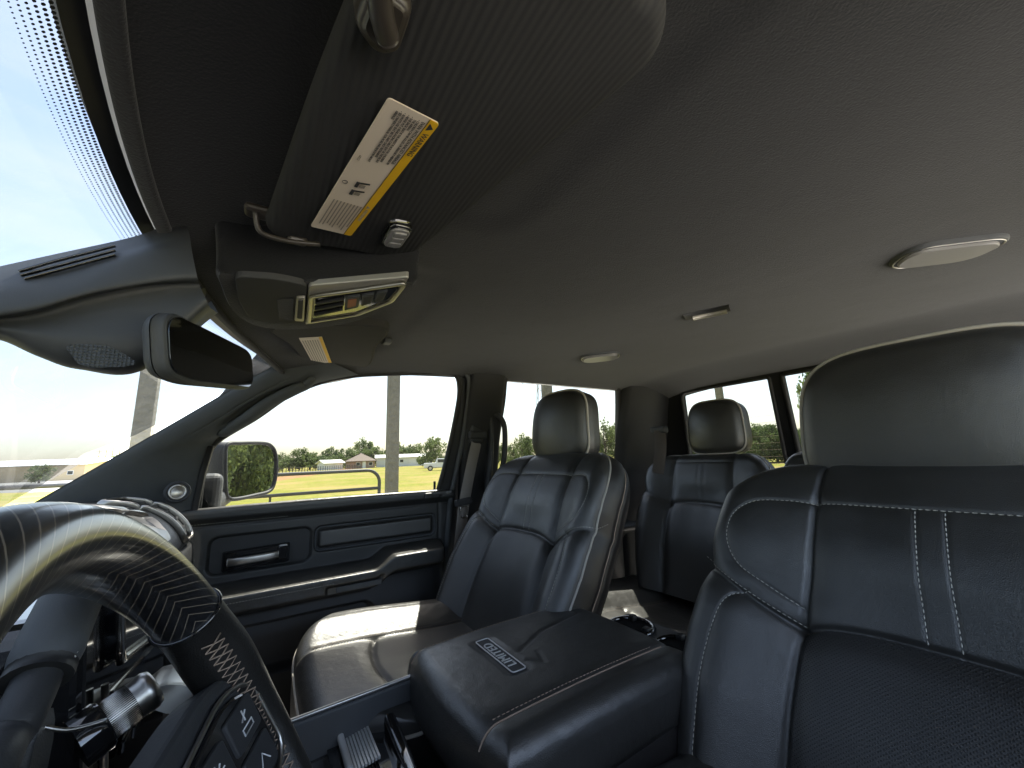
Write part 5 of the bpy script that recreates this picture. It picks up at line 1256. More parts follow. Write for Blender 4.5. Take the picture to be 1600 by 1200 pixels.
slot(((30, 424), (85, 408), (180, 384)), 0.527); slot(((32, 430), (95, 414), (180, 391)), 0.520); slot(((38, 436), (95, 421), (180, 398)), 0.514)
# sensor grille patch on the belly
gp = smooth_line(A([onY(px, py, 0.508) for px, py in ((106, 540), (112, 555), (128, 571), (170, 574), (212, 568), (180, 545), (150, 538))]), 60, True)
gm = mat('sensor_mesh', (0.10, 0.11, 0.12), 0.5, bump=(('grid', 330.0, 1.0, 0.004),)); mesh_obj('sensor_grille', gp, [tuple(range(len(gp)))], gm, cam_h, smooth=False)
# mirror stem
ms = smooth_line([onY(300, 462, 0.585), onY(292, 485, 0.60), onY(285, 515, 0.61)], 14)
# --- rear-view mirror
mN, mF = onY(250, 534, 0.470), onY(390, 580, 0.715)
ma = unit(mF-mN); mnorm = unit(np.cross(ma, A([0, 0, 1.0]))); mnorm = mnorm if mnorm[0] > 0 else -mnorm
mnorm = unit(mnorm+A([0, 0, 0.10])); mnorm = unit(mnorm-(mnorm@ma)*ma)
mup = np.cross(mnorm, ma); mup = mup if mup[2] > 0 else -mup
mc = (mN+mF)/2; ML = np.linalg.norm(mF-mN)
rvm = thing('rear_view_mirror', 'dark rear view mirror hanging from the sensor housing', 'mirror', mc)
o = round_poly([(-ML/2, -0.030), (-ML/2+0.05, -0.036), (ML/2-0.02, -0.030), (ML/2, -0.018), (ML/2, 0.024), (ML/2-0.02, 0.032), (-ML/2+0.02, 0.034), (-ML/2, 0.022)], 0.018)
V, Fc = plateVF(o, lambda p, d: mc+ma*p[0]+mup*p[1]-mnorm*(d-0.004), 0.011, 0.003, 3)
hs = mesh_obj('bezel', V, Fc, MT['plastic_grey'], rvm, smooth=True)
rows = []
for q in np.linspace(0, 1, 9):
    sc = math.sqrt(max(0, 1-q*q*0.85)); p = o*A([0.3+0.7*sc, sc]); rows.append(mc+p[:, :1]*ma+p[:, 1:]*mup-mnorm*(0.008+0.020*q))
n = len(o); Q = [(i*n+j, i*n+(j+1) % n, (i+1)*n+(j+1) % n, (i+1)*n+j) for i in range(8) for j in range(n)]+[tuple(8*n+j for j in range(n))]
mesh_obj('rear_shell', np.vstack(rows), Q, MT['plastic_grey'], rvm)
og = o*A([0.965, 0.90]); plate('mirror_glass', og, lambda p, d: mc+ma*p[0]+mup*p[1]-mnorm*(d-0.0056), 0.003, MT['mirror_dark'], rvm)
ms = smooth_line([onY(286, 468, 0.60), mc-mnorm*0.055+mup*0.028, mc-mnorm*0.038], 14)
V, Fc = sweep(ms, circ(0.012, 14)); mesh_obj('stem', V, Fc, MT['shroud'], rvm)
V, Fc = sweep([ms[0]+A([-0.012, 0.0, 0.006]), ms[0]+A([0.012, 0, -0.004])], circ(0.024, 20)); mesh_obj('stem_collar', V, Fc, MT['shroud'], rvm)

# --- lamps in the headliner
def head_lamp(label, px, kind=0):
    P = A([onH(*p) for p in px]); c = P.mean(0); ey = unit(P[1]-P[0]); L = np.linalg.norm(P[1]-P[0]); ex = unit(np.cross(ey, A([0, 0, 1.0]))); 
    if ex[0] < 0: ex = -ex
    t = thing('headliner_lamp', label, 'lamp', c)
    w = 0.098
    o = round_poly([(-L/2, -w/2), (L/2, -w/2), (L/2-0.006, w/2), (-L/2+0.006, w/2)], 0.045, 10)
    f = lambda p, d: A([*(c+ey*p[0]+ex*p[1])[:2], float(Zl(*(c+ey*p[0]+ex*p[1])[:2]))+d])
    bz_ = plate('bezel', o, lambda p, d: f(p, d-0.007), 0.016, MT['plastic_grey'], t, 0.003, 2, smooth=True)
    plate('lens', o*A([0.88, 0.74]), lambda p, d: f(p, d-0.012), 0.012, MT['lens'], t, 0.002, 2, smooth=True)
    V, Fc = sweep([f(p, -0.0075) for p in resample(o*A([0.95, 0.88]), 0.004, True)], circ(0.0012, 6), closed=True); mesh_obj('bright_rim', V, Fc, MT['satin'], bz_)
head_lamp('oval frosted ceiling lamp nearest, above the driver headrest', ((1395, 402), (1558, 382)))
head_lamp('oval frosted ceiling lamp farthest, above the passenger headrest', ((906, 560), (970, 553)))
# --- folded coat hook between the lamps
hk = onH(1105, 491); hook = thing('coat_hook', 'small folded coat hook with pale lit stripe between the two ceiling lamps', 'coat hook', hk)
P0, P1 = onH(1083, 497, 0.006), onH(1136, 486, 0.006)
V, Fc = sweep([P0, P1], sq(0.010, 0.016, 0.003), up=(0, 0, 1)); mesh_obj('lit_stripe', V, Fc, MT['warm_lit_satin'], hook)  # pale satin piece drawn for the lit stripe
V, Fc = sweep([onH(1070, 495, 0.0), onH(1140, 480, 0.0)], sq(0.008, 0.046, 0.003), up=(0, 0, 1)); mesh_obj('recess', V, Fc, MT['plastic'], hook)

# ------------------------------------------------------------------ seat belts and the outside mirror
def ribbon(P, w, th=0.0016, wdir=None):
    V, Fc = sweep(P, sq(w, th, 0.0006, 1), up=wdir); return V, Fc
sb = thing('front_seat_belt', 'grey seat belt with bright tongue hanging beside the front passenger seat', 'seat belt', onY(700, 960, 1.22))
P = resample(smooth_line([onY(px, py, y) for px, py, y in ((745, 690, 1.262), (736, 730, 1.248), (725, 790, 1.235), (717, 860, 1.235), (708, 930, 1.235), (700, 985, 1.235))], 40), 0.01)
V, Fc = ribbon(P, 0.046, wdir=unit(A([1.0, 0.25, 0]))); mesh_obj('webbing', V, Fc, MT['webbing'], sb)
g = onY(744, 680, 1.262)
rbox('height_adjuster', g+A([0, 0.006, 0.03]), (0.055, 0.030, 0.12), MT['plastic'], sb, 0.012, 3); rbox('guide_loop', g+A([0, -0.012, 0.0]), (0.070, 0.020, 0.028), MT['plastic'], sb, 0.006, 2)
tg = onY(724, 784, 1.222); rbox('tongue_grip', tg, (0.062, 0.018, 0.022), MT['plastic'], sb, 0.005, 2, axes=(unit(A([1.0, 0, 0.12])), A([0, 1.0, 0]), unit(A([-0.12, 0, 1.0]))))
o = round_poly([(-0.018, -0.008), (0.018, -0.008), (0.012, -0.050), (-0.012, -0.050)], 0.005); c_ = tg+A([0, -0.003, -0.003])
loop = [c_+A([x, 0, z]) for x, z in resample(round_poly([(-0.014, -0.012), (0.014, -0.012), (0.0105, -0.048), (-0.0105, -0.048)], 0.006), 0.003, True)]
V, Fc = sweep(loop, sq(0.007, 0.003, 0.001), closed=True, up=(0, -1, 0)); mesh_obj('tongue', V, Fc, MT['chrome'], sb)
rb_ = thing('rear_seat_belt', 'grey rear seat belt on the dark corner pillar by the back window', 'seat belt', onY(1030, 800, 1.15))
P = resample(smooth_line([onX(1031, 672, 1.43), onX(1032, 700, 1.40), onX(1028, 740, 1.385)], 30), 0.01)
V, Fc = ribbon(P, 0.046, wdir=unit(A([0.5, -0.85, 0]))); mesh_obj('webbing', V, Fc, MT['webbing_dark'], rb_)
rbox('guide_loop', onX(1030, 672, 1.44), (0.03, 0.075, 0.03), MT['plastic'], rb_, 0.008, 2)

# outside mirror on the passenger door
om = thing('door_mirror', 'large dark outside mirror on the passenger door reflecting trees', 'mirror', onY(330, 800, 1.42))
YM = 1.56
cM = onY(392, 734, YM)
cg = onY(386, 733, YM-0.01)
din = unit(cg-CAM); dout = unit(A([0.978, 0.195, 0.06])); nm = unit(dout-din)          # bisects the view and the rearward road
me_ = unit(np.cross(A([0, 0, 1.0]), nm)); mu = np.cross(nm, me_)
# glass outline traced on that plane
def onPl(px, py):
    d = ray(px, py); t = ((cg-CAM)@nm)/(d@nm); return CAM+d*t
pxs = [(356, 697), (375, 694), (412, 694), (424, 700), (429, 712), (430, 735), (426, 757), (418, 767), (400, 772), (370, 778), (358, 776), (354, 765), (353, 720)]
gl_ = A([((onPl(*p)-cg)@me_, (onPl(*p)-cg)@mu) for p in pxs]); gl_ = resample(smooth_line(gl_, 80, True), 0.006, True)
m3 = lambda p, d: cg+me_*p[0]+mu*p[1]-nm*d
plate('mirror_glass', gl_, lambda p, d: m3(p, d), 0.004, MT['mirror'], om)
ctr = gl_.mean(0); rim_ = ctr+(gl_-ctr)*1.04
V, Fc = sweep([m3(p, -0.001) for p in rim_], circ(0.006, 8), closed=True, up=nm); mesh_obj('glass_rim', V, Fc, MT['plastic'], om)
rows = []
for q in np.linspace(0, 1, 10):
    sc = (1.06+0.10*math.sin(q*2.2))*math.sqrt(max(0.05, 1-(q*0.93)**4)); rows.append([m3(ctr+(p-ctr)*sc, 0.004+0.085*q) for p in gl_])
n = len(gl_); Q = [(i*n+j, i*n+(j+1) % n, (i+1)*n+(j+1) % n, (i+1)*n+j) for i in range(9) for j in range(n)]+[tuple(9*n+j for j in range(n))]
mesh_obj('housing', np.vstack([A(r) for r in rows]), Q, MT['plastic'], om)
arm = smooth_line([onY(372, 762, 1.60), onY(352, 775, 1.53), onY(335, 785, 1.45), onY(318, 795, 1.385), onY(310, 800, 1.355)], 30)
V, Fc = sweep(arm, circ(0.030, 14, 0.018), up=(0, 0, 1), scale=np.linspace(0.8, 1.3, len(arm))); mesh_obj('arm', V, Fc, MT['plastic_grey'], om)
rbox('foot', onY(322, 775, 1.375), (0.07, 0.05, 0.12), MT['plastic_grey'], om, 0.02, 4)

# ------------------------------------------------------------------ outside
def ground_mat(name, c1, c2, scale, bump=0.4, c3=None):
    m, nt, b = new_mat(name); L = nt.links.new; b.inputs['Roughness'].default_value = 0.95; b.inputs['Specular IOR Level'].default_value = 0.1
    tc = N(nt, 'ShaderNodeTexCoord'); n1 = N(nt, 'ShaderNodeTexNoise', Scale=scale, Detail=8.0, Roughness=0.65); L(tc.outputs['Object'], n1.inputs['Vector'])
    rp = N(nt, 'ShaderNodeValToRGB'); rp.color_ramp.elements[0].color = (*c1, 1); rp.color_ramp.elements[1].color = (*c2, 1); rp.color_ramp.elements[0].position = 0.35; rp.color_ramp.elements[1].position = 0.65
    L(n1.outputs['Fac'], rp.inputs['Fac']); src = rp.outputs['Color']
    if c3:
        n2 = N(nt, 'ShaderNodeTexNoise', Scale=scale*0.12, Detail=4.0); L(tc.outputs['Object'], n2.inputs['Vector'])
        r2 = N(nt, 'ShaderNodeValToRGB'); r2.color_ramp.elements[0].position = 0.44; r2.color_ramp.elements[1].position = 0.66; L(n2.outputs['Fac'], r2.inputs['Fac'])
        mx = N(nt, 'ShaderNodeMixRGB'); L(r2.outputs['Color'], mx.inputs['Fac']); L(src, mx.inputs['Color1']); mx.inputs['Color2'].default_value = (*c3, 1); src = mx.outputs['Color']
    L(src, b.inputs['Base Color']); n3 = N(nt, 'ShaderNodeTexNoise', Scale=scale*12, Detail=4.0); L(tc.outputs['Object'], n3.inputs['Vector'])
    bp = N(nt, 'ShaderNodeBump', Strength=bump, Distance=0.05); L(n3.outputs['Fac'], bp.inputs['Height']); L(bp.outputs['Normal'], b.inputs['Normal']); return m
MT['grass'] = ground_mat('dry_green_grass', (0.14, 0.16, 0.026), (0.24, 0.225, 0.040), 1.6, 0.6, c3=(0.29, 0.22, 0.085))
MT['concrete'] = ground_mat('pale_concrete', (0.36, 0.34, 0.31), (0.47, 0.45, 0.41), 2.5, 0.2)
MT['road'] = ground_mat('grey_road', (0.14, 0.14, 0.13), (0.20, 0.20, 0.19), 3.0, 0.3)
S = 900.0
tag(mesh_obj('ground', [(-S, -S, 0), (S, -S, 0), (S, S, 0), (-S, S, 0)], [(0, 1, 2, 3)], MT['grass'], smooth=False), kind='structure')
tag(mesh_obj('concrete_apron', [(-9, -14, 0.004), (7, -14, 0.004), (7, 4.6, 0.004), (-9, 4.6, 0.004)], [(0, 1, 2, 3)], MT['concrete'], smooth=False), kind='structure')
def strip(name, pxs, z, mtl):
    return tag(mesh_obj(name, [onZ(px, py, z) for px, py in pxs], [tuple(range(len(pxs)))], mtl, smooth=False), kind='structure')
strip('gravel_road', ((-320, 782), (-320, 761), (40, 751), (130, 749.5), (180, 748), (180, 760), (75, 768)), 0.006, MT['road'])
MT['dirt'] = ground_mat('red_dirt', (0.24, 0.13, 0.06), (0.34, 0.20, 0.10), 1.0, 0.5)
strip('dirt_track', ((428, 746), (470, 741), (520, 735), (560, 729.5), (575, 728.3), (560, 731.5), (520, 738), (470, 746), (428, 752)), 0.008, MT['dirt'])
def far(px, depth):            # ground point in the direction of a pixel column at a given distance along the optical axis
    d = ray(px, 730-(px-407)*0.0388); d = d*A([1, 1, 0]); d = d/(d@FWD); p = d*depth; return A([p[0], p[1], 0.0])

# --- row of square steel posts beside the truck
MT['post'] = mat('mottled_tan_steel', (0.17, 0.158, 0.13), 0.7, var=0.45, var_scale=14, bump=(('noise', 14.0, 0.8, 0.03),))  # tan with strong random tone and coarse bump
for k, (xx, lab_) in enumerate(((-0.194, 'tall square tan post seen through the windshield below the mirror'), (0.279, 'tall square tan post in the middle of the passenger window'), (0.787, 'tall square tan post above the passenger headrest in the rear door window'), (1.84, 'tall square tan post behind the rear headrest in the back window'))):
    t = thing('steel_post', lab_, 'post', (7.3*xx, 7.3, 0), 'row of tall posts beside the truck')
    rbox('shaft', (7.3*xx, 7.3, 3.2), (0.20, 0.20, 6.4), MT['post'], t, 0.012, 2); rbox('foot_plate', (7.3*xx, 7.3, 0.012), (0.36, 0.36, 0.024), MT['post'], t, 0.003); rbox('cap', (7.3*xx, 7.3, 6.41), (0.23, 0.23, 0.03), MT['post'], t, 0.004)

# --- tubular pipe gate
MT['gate'] = mat('grey_pipe', (0.07, 0.07, 0.068), 0.55, metal=0.2, var=0.2)
GY = 8.0
gate = thing('pipe_gate', 'grey tubular pipe gate with rounded corner behind the door mirror', 'gate', (0.5, GY, 0))
def gx(px, py): return onY(px, py, GY)
xr = gx(593, 745)[0]; zt_ = gx(500, 738.5)[2]; z2 = gx(500, 769)[2]; z3 = gx(440, 797)[2]; x_l = -4.2; zb = max(0.12, z3-0.42)
rc = 0.24; an = np.linspace(0, math.pi/2, 10)
P = [(x_l, GY, zb)]+[(x_l+rc-rc*math.cos(a), GY, zt_-rc+rc*math.sin(a)) for a in an]+[(xr-rc+rc*math.sin(a), GY, zt_-rc+rc*math.cos(a)) for a in an]+[(xr, GY, zb)]
V, Fc = sweep(P, circ(0.032, 10)); mesh_obj('frame', V, Fc, MT['gate'], gate)
for z in (z2, z3, zb): V, Fc = sweep([(x_l, GY, z), (xr, GY, z)], circ(0.029, 10)); mesh_obj('rail', V, Fc, MT['gate'], gate)
for x in (gx(422, 780)[0], x_l+1.4, x_l+2.6): V, Fc = sweep([(x, GY+0.03, zb), (x, GY+0.03, z2)], circ(0.018, 8)); mesh_obj('upright', V, Fc, MT['gate'], gate)
for x in (x_l, xr): V, Fc = sweep([(x, GY, 0), (x, GY, zb)], circ(0.026, 10)); mesh_obj('foot', V, Fc, MT['gate'], gate)

# --- black post-and-rail fence across the field
MT['fence'] = mat('dark_fence', (0.035, 0.035, 0.032), 0.7)
f0, f1 = far(392, 52), far(566, 92)
fence = thing('field_fence', 'dark wire fence with thin posts running across the far field', 'fence', f0)
nf = 44
for k in range(nf):
    p = f0+(f1-f0)*k/(nf-1); V, Fc = sweep([p, p+A([0, 0, 1.28])], circ(0.055, 6)); mesh_obj('fence_post', V, Fc, MT['fence'], fence)
for z in (0.35, 0.80, 1.22): V, Fc = sweep([f0+A([0, 0, z]), f1+A([0, 0, z])], circ(0.02, 5)); mesh_obj('wire', V, Fc, MT['fence'], fence)

# --- buildings
MT['metal_white'] = mat('white_sheet_metal', (0.66, 0.66, 0.64), 0.5, var=0.08, bump=(('waveX', 3.0, 0.4, 0.02),))
MT['beige'] = mat('beige_sheet_metal', (0.50, 0.38, 0.22), 0.6, var=0.08, bump=(('waveX', 3.0, 0.6, 0.03),))
MT['roof_white'] = mat('pale_roof', (0.70, 0.69, 0.66), 0.5, var=0.05)
MT['roof_brown'] = mat('brown_shingles', (0.17, 0.135, 0.11), 0.9, var=0.3, bump=(('noise', 6.0, 0.6, 0.05),))
MT['brick'] = mat('red_brick', (0.30, 0.21, 0.16), 0.9, var=0.25, var_scale=3)
MT['pane'] = mat('dark_pane', (0.03, 0.035, 0.04), 0.1)
def building(name, label, pa, pb, depth, h, rise, wall_m, roof_m, doors=(), windows=(), hip=False, over=0.5):
    a, b = A(pa), A(pb); ex = unit(b-a); L = np.linalg.norm(b-a); ey = A([-ex[1], ex[0], 0]); ey = ey if ey@((a+b)/2) > 0 else -ey
    ez = A([0, 0, 1.0]); t = thing(name, label, 'building', (a+b)/2); q = lambda x, y, z: a+ex*x+ey*y+ez*z
    V = [q(0, 0, 0), q(L, 0, 0), q(L, depth, 0), q(0, depth, 0), q(0, 0, h), q(L, 0, h), q(L, depth, h), q(0, depth, h)]
    Fc = [(0, 1, 5, 4), (1, 2, 6, 5), (2, 3, 7, 6), (3, 0, 4, 7)]
    if not hip: V += [q(0, depth/2, h+rise), q(L, depth/2, h+rise)]; Fc += [(4, 7, 8), (5, 9, 6)]
    mesh_obj('wall', V, Fc, wall_m, t, smooth=False)
    i = depth*0.45 if hip else 0; o = over
    R = [q(-o, -o, h-0.05), q(L+o, -o, h-0.05), q(L+o, depth+o, h-0.05), q(-o, depth+o, h-0.05), q(i-o*(not hip), depth/2, h+rise+0.1), q(L-i+o*(not hip), depth/2, h+rise+0.1)]
    R2 = [p-ez*0.18 for p in R]
    F6 = [(0, 1, 5, 4), (2, 3, 4, 5), (1, 2, 5), (3, 0, 4)]
    Fr = F6+[tuple(6+k for k in f[::-1]) for f in F6]+[(0, 6, 7, 1), (1, 7, 8, 2), (2, 8, 9, 3), (3, 9, 6, 0)]
    if not hip:
        F6 = [(0, 1, 5, 4), (2, 3, 4, 5)]; Fr = F6+[tuple(6+k for k in f[::-1]) for f in F6]+[(0, 6, 7, 1), (2, 8, 9, 3), (0, 4, 10, 6), (4, 3, 9, 10), (1, 7, 11, 5), (5, 11, 8, 2)]
    mesh_obj('roof', R+R2, Fr, roof_m, t, smooth=False)
    for x, w, hh in doors: rbox('door', q(x, -0.03, hh/2), (w, 0.08, hh), MT['roof_white'], t, 0.0, axes=(ex, ey, ez))
    for x, z, w, hh in windows:
        f = rbox('window', q(x, -0.03, z), (w, 0.10, hh), MT['roof_white'], t, 0.0, axes=(ex, ey, ez)); rbox('pane', q(x, -0.07, z), (w-0.2, 0.08, hh-0.2), MT['pane'], f, 0.0, axes=(ex, ey, ez))
    return t
building('metal_barn', 'long low white metal barn behind the post in the passenger window', far(588, 126), far(676, 132), 9, 3.1, 0.9, MT['metal_white'], MT['roof_white'], doors=((4, 3.2, 2.7), (12, 3.2, 2.7)), windows=((8, 1.8, 1.2, 1.0),))
building('brick_house', 'brick house with brown hipped roof left of the white barn', far(551, 118), far(586, 122), 8, 2.3, 2.4, MT['brick'], MT['roof_brown'], doors=((3.4, 1.0, 2.1),), windows=((1.6, 1.3, 1.2, 1.1), (5.4, 1.3, 1.2, 1.1)), hip=True)
building('open_shed', 'small pale shed left of the brown roofed house', far(507, 112), far(536, 116), 5, 2.0, 0.8, MT['metal_white'], MT['roof_white'], doors=((1.5, 1.6, 1.8), (3.8, 1.6, 1.8)))
building('beige_warehouse', 'long beige metal warehouse with pale roof through the windshield', far(-190, 96), far(131, 104), 26, 4.3, 1.7, MT['beige'], MT['roof_white'], doors=((20, 3.6, 3.4), (34, 1.2, 2.2)), windows=((40, 2.0, 1.4, 1.1),))

# --- far parked pickup at the window's rear edge
MT['car_white'] = mat('white_car_paint', (0.70, 0.71, 0.72), 0.25, coat=0.6)
pc_ = far(690, 60); pk = thing('parked_pickup', 'small white pickup parked in the field at the rear edge of the passenger window', 'pickup truck', pc_)
ex, ey, ez = unit(A([1.0, -0.35, 0])), unit(A([0.35, 1.0, 0])), A([0, 0, 1.0])
side_o = round_poly([(-2.7, 0.45), (2.7, 0.45), (2.75, 1.0), (2.6, 1.12), (1.25, 1.18), (0.75, 1.78), (-0.75, 1.82), (-0.95, 1.20), (-2.7, 1.18)], 0.12)
V, Fc = plateVF(side_o, lambda p, d: pc_+ex*p[0]+ez*p[1]+ey*(d-0.95), 1.9, 0.08, 2); mesh_obj('body', V, Fc, MT['car_white'], pk, smooth=False)
plate('side_window', round_poly([(-0.65, 1.22), (1.0, 1.22), (0.62, 1.68), (-0.62, 1.70)], 0.06), lambda p, d: pc_+ex*p[0]+ez*p[1]+ey*(d-0.965), 0.02, MT['pane'], pk)
for sx in (-1.75, 1.75):
    for sy in (-0.95, 0.95):
        c_ = pc_+ex*sx+ey*sy+ez*0.40; V, Fc = sweep([c_-ey*0.12, c_+ey*0.12], circ(0.40, 20)); wh = mesh_obj('wheel', V, Fc, MT['rubber'], pk, smooth=False)
        V, Fc = sweep([c_-ey*0.13, c_+ey*0.13], circ(0.22, 14)); mesh_obj('rim', V, Fc, MT['satin'], wh, smooth=False)
for sy in (-0.7, 0.7): rbox('headlight', pc_+ex*2.72+ey*sy+ez*0.92, (0.06, 0.35, 0.2), MT['lens'], pk, 0.02)

# --- power pylons
MT['steel'] = mat('galvanised_steel', (0.32, 0.32, 0.32), 0.5, metal=0.5)
def pylon(label, base, h, w, arms):
    t = thing('lattice_pylon', label, 'pylon', base); b = A(base); ex = unit(A([1.0, -0.5, 0])); ey = unit(A([0.5, 1.0, 0]))
    def leg(sx, sy, f): ww = w*(1-0.86*f); return b+ex*sx*ww/2+ey*sy*ww/2+A([0, 0, h*f])
    for sx in (-1, 1):
        for sy in (-1, 1): V, Fc = sweep([leg(sx, sy, 0), leg(sx, sy, 1)], circ(0.11, 5)); mesh_obj('leg', V, Fc, MT['steel'], t)
    fs = np.linspace(0.02, 0.98, 13)
    for k in range(12):
        for (s1, s2) in (((-1, -1), (1, -1)), ((1, -1), (1, 1)), ((1, 1), (-1, 1)), ((-1, 1), (-1, -1))):
            a_, b_ = (s1, s2) if k % 2 else (s2, s1); V, Fc = sweep([leg(*a_, fs[k]), leg(*b_, fs[k+1])], circ(0.06, 4)); mesh_obj('brace', V, Fc, MT['steel'], t)
    for f, l in arms:
        c_ = b+A([0, 0, h*f]); arm_ = [c_-ex*l, c_+ex*l]; V, Fc = sweep(arm_, sq(0.35, 0.25)); am = mesh_obj('cross_arm', V, Fc, MT['steel'], t, smooth=False)
        for s in (-1, -0.5, 0.5, 1): V, Fc = sweep([c_+ex*l*s, c_+ex*l*s-A([0, 0, 1.6])], circ(0.09, 6)); mesh_obj('insulator', V, Fc, MT['pane'], am)
pylon('tall lattice power pylon above the passenger headrest in the rear door window', far(851, 112), 34, 4.6, ((0.72, 5.5), (0.84, 5.0), (0.96, 4.0)))
PO = ['first', 'second', 'third', 'fourth']
for px, dp, h in ((150, 290, 19), (161, 310, 20), (171, 300, 21), (182, 330, 22)):
    p = far(px, dp); t = thing('power_pole', '%s thin distant power pole from the left beside the windshield pillar' % PO.pop(0), 'power pole', p, 'distant power poles')
    V, Fc = sweep([p, p+A([0, 0, h])], circ(0.35, 6)); mesh_obj('pole', V, Fc, MT['steel'], t)
    for f in (0.95, 0.75): V, Fc = sweep([p+A([-3.6, 1.5, h*f]), p+A([3.6, -1.5, h*f])], sq(0.4, 0.4)); mesh_obj('cross_arm', V, Fc, MT['steel'], t, smooth=False)
p = far(340, 70); t = thing('power_pole', 'utility pole with cross arms above the door mirror', 'power pole', p)
V, Fc = sweep([p, p+A([0, 0, 11])], circ(0.14, 8)); mesh_obj('pole', V, Fc, MT['steel'], t)
for z in (9.4, 7.8): V, Fc = sweep([p+A([-1.6, 0, z]), p+A([1.6, 0, z])], sq(0.14, 0.14)); mesh_obj('cross_arm', V, Fc, MT['steel'], t, smooth=False)

# --- trees
def leaf_mat(name, c1, c2):
    m, nt, b = new_mat(name); L = nt.links.new; b.inputs['Roughness'].default_value = 0.6; b.inputs['Specular IOR Level'].default_value = 0.25
    tc = N(nt, 'ShaderNodeTexCoord'); no = N(nt, 'ShaderNodeTexNoise', Scale=1.6, Detail=5.0); L(tc.outputs['Object'], no.inputs['Vector'])
    rp = N(nt, 'ShaderNodeValToRGB'); rp.color_ramp.elements[0].color = (*c1, 1); rp.color_ramp.elements[1].color = (*c2, 1); rp.color_ramp.elements[0].position = 0.35; rp.color_ramp.elements[1].position = 0.68
    L(no.outputs['Fac'], rp.inputs['Fac']); L(rp.outputs['Color'], b.inputs['Base Color'])
    tl = N(nt, 'ShaderNodeBsdfTranslucent'); L(rp.outputs['Color'], tl.inputs['Color']); mx = N(nt, 'ShaderNodeMixShader'); mx.inputs['Fac'].default_value = 0.42
    L(b.outputs[0], mx.inputs[1]); L(tl.outputs[0], mx.inputs[2]); L(mx.outputs[0], nt.nodes['Material Output'].inputs['Surface']); return m
LEAVES = [leaf_mat('green_leaves', (0.09, 0.13, 0.042), (0.19, 0.235, 0.085)), leaf_mat('pale_green_leaves', (0.10, 0.14, 0.05), (0.23, 0.27, 0.11))]
MT['bark'] = mat('bark', (0.10, 0.08, 0.06), 0.9, var=0.3, bump=(('noise', 20.0, 0.8, 0.02),))
def crown_mesh(seed, n_clump, per, size=0.16):
    """unit tree: crown between z 0.25 and 1.0, about 0.8 wide; leaves in clumps"""
    r = np.random.default_rng(seed); V = []; Fc = []
    cl = []
    while len(cl) < n_clump:
        p = r.uniform(-1, 1, 3)
        if 0.25 < np.linalg.norm(p) < 1: cl.append(p)
    for p in cl:
        c = A([p[0]*0.40*(1-0.25*p[2]), p[1]*0.40*(1-0.25*p[2]), 0.62+p[2]*0.34]); rad = r.uniform(0.07, 0.15)
        for _ in range(per):
            d = r.normal(size=3); d /= np.linalg.norm(d); q = c+d*rad*r.uniform(0.35, 1.0)
            a = r.normal(size=3); a /= np.linalg.norm(a); b_ = np.cross(a, r.normal(size=3)); b_ /= np.linalg.norm(b_); s = size*r.uniform(0.10, 0.22)
            i = len(V); V += [q-a*s, q-b_*s*0.55, q+a*s, q+b_*s*0.55]; Fc.append((i, i+1, i+2, i+3))
    me = bpy.data.meshes.new('crown'); me.from_pydata([tuple(v) for v in V], [], Fc); me.update(); return me
def trunk_mesh(seed):
    r = np.random.default_rng(seed); prt = []
    P = smooth_line([(0, 0, 0), (0.01, 0.0, 0.2), (r.uniform(-.02, .02), r.uniform(-.02, .02), 0.45), (r.uniform(-.04, .04), r.uniform(-.04, .04), 0.8)], 14); prt.append(sweep(P, circ(0.028, 8), scale=np.linspace(1.2, 0.25, len(P))))
    for k in range(7):
        a = r.uniform(0, 6.28); z = r.uniform(0.25, 0.55); e = A([math.cos(a)*0.3, math.sin(a)*0.3, z+r.uniform(0.12, 0.32)]); s = A([0, 0, z]); Q = smooth_line([s, (s+e)/2+A([0, 0, -0.02]), e], 8); prt.append(sweep(Q, circ(0.012, 6), scale=np.linspace(1, 0.25, len(Q))))
    V, Fc = merge(prt); me = bpy.data.meshes.new('trunk'); me.from_pydata([tuple(v) for v in V], [], Fc); me.update(); me.materials.append(MT['bark']); return me
CROWN = []
for s in range(4):
    for lm in range(2):
        me = crown_mesh(40+s, 46, 70); me.materials.append(LEAVES[lm]); CROWN.append(me)
CROWN_NEAR = []
for s in range(2):
    me = crown_mesh(70+s, 90, 150, 0.11); me.materials.append(LEAVES[s]); CROWN_NEAR.append(me)
TRUNK = [trunk_mesh(5), trunk_mesh(6)]
def tree(label, base, h, w, k, group=None, near=False, name='leafy_tree'):
    t = thing(name, label, 'tree', base, group); t.rotation_euler = (0, 0, k*1.7)
    for nm_, me in (('trunk', TRUNK[k % 2]), ('crown', CROWN_NEAR[k % 2] if near else CROWN[k % 8])):
        o = bpy.data.objects.new(nm_, me); COL.objects.link(o); o.parent = t; o.scale = (w, w, h*(1.30 if nm_ == 'crown' else 1)); o.location = (0, 0, -h*0.30 if nm_ == 'crown' else 0)
    return t
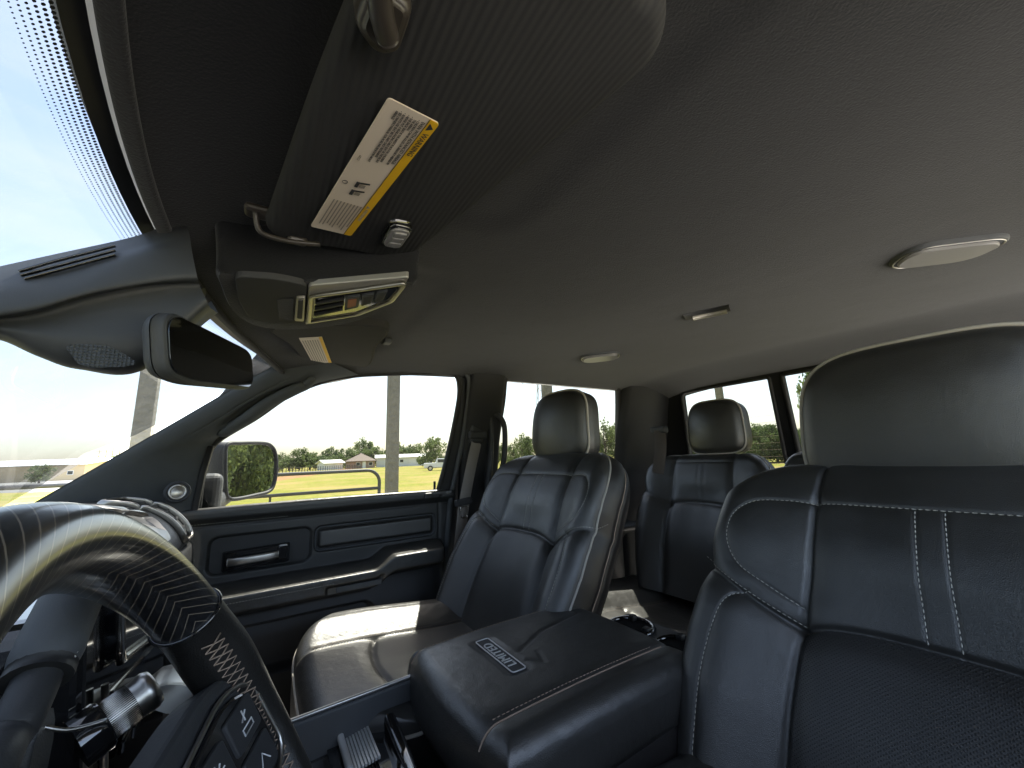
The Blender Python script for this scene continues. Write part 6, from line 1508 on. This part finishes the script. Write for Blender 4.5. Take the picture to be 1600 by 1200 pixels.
# tree line on the horizon beyond the field
ORD = ('first', 'second', 'third', 'fourth', 'fifth', 'sixth', 'seventh', 'eighth', 'ninth', 'tenth')
FIELD_LAB = ['%s tree right of the door mirror in the far tree line' % ORD[i] for i in range(7)]+['tree rising left of the brown roofed house in the far tree line', 'tall tree directly behind the brown roofed house', 'tallest tree of the far line, behind the brown roof ridge', 'tree behind the gap between brown house and white barn']+['%s tree behind the white barn, counted from its left end' % ORD[i] for i in range(4)]
k = 0
for px, dp, h, w in ((436, 128, 6.2, 9), (452, 124, 6.4, 9), (468, 126, 6.8, 10), (484, 130, 7.4, 10), (499, 126, 6.9, 9), (514, 134, 7.2, 10), (528, 130, 6.8, 9), (541, 136, 7.8, 10), (556, 140, 9.4, 11), (568, 146, 10.2, 11), (580, 142, 9.4, 11), (598, 150, 9.2, 11), (616, 152, 9.0, 11), (634, 150, 9.3, 11), (648, 146, 9.0, 10)):
    tree(FIELD_LAB[k], far(px, dp), h*(1.0, 0.74, 1.12, 0.82, 0.66, 1.05, 0.78)[k % 7], w*(0.9, 1.15, 0.8)[k % 3], k, 'trees along the far field edge'); k += 1
tree('large round green tree at the rear edge of the passenger window', far(673, 84), 6.9, 8.5, 3)
tree('small round green tree in front of the beige warehouse', far(63, 78), 3.9, 5.2, 2)
WL = iter(['tree just above the right end of the warehouse roof', 'tree touching the right wall of the beige warehouse']+['%s tree right of the beige warehouse on the horizon' % ORD[i] for i in range(4)]+['far tree peeking over the left of the warehouse roof', 'far tree peeking over the middle of the warehouse roof'])
for px, dp, h, w in ((100, 150, 6.6, 12), (125, 140, 6.4, 12), (150, 130, 6.6, 11), (170, 128, 7.0, 11), (190, 125, 7.4, 11), (205, 122, 8.0, 11), (20, 175, 6.5, 14), (60, 175, 6.7, 14)):
    tree(next(WL), far(px, dp), h, w, k, 'trees beyond the warehouse'); k += 1
for px, dp, h, w, lab_ in ((806, 70, 4.4, 5.0, 'low green tree beyond the rear grab handle in the rear door window'), (822, 62, 5.4, 5.0, 'green tree just left of the passenger headrest in the rear door window'), (946, 58, 6.6, 6.0, 'tall green tree right of the passenger headrest in the rear door window'), (975, 60, 6.4, 6.0, 'green tree at the rear edge of the rear door window'), (786, 90, 5.0, 6.0, 'small green tree at the front edge of the rear door window')):
    tree(lab_, far(px, dp), h, w, k); k += 1
BL = iter(['%s bushy tree from the left in the back window' % ORD[i] for i in range(9)])
for px, dp, h, w in ((1072, 50, 2.4, 4), (1100, 46, 2.5, 4), (1128, 44, 2.9, 4), (1152, 42, 3.3, 4.2), (1172, 40, 3.7, 4.2), (1192, 42, 4.2, 4.4), (1212, 40, 3.9, 4.2), (1232, 40, 3.5, 4.2), (1252, 42, 3.4, 4.4)):
    tree(next(BL), far(px, dp), h, w, k, 'trees behind the truck', near=True); k += 1
for x, y, h, w in ((19, 3.4, 7.0, 5.0), (22, 5.4, 8.0, 5.2), (25.5, 6.8, 8.4, 5.4), (24, 2.6, 8.0, 5.2), (29, 5.4, 9.5, 6), (21, 0.6, 8.0, 5.2)):
    tree('tall leafy tree behind the truck, seen only in the outside mirror', (x, y, 0), h, w, k, 'trees seen in the door mirror', near=True); k += 1
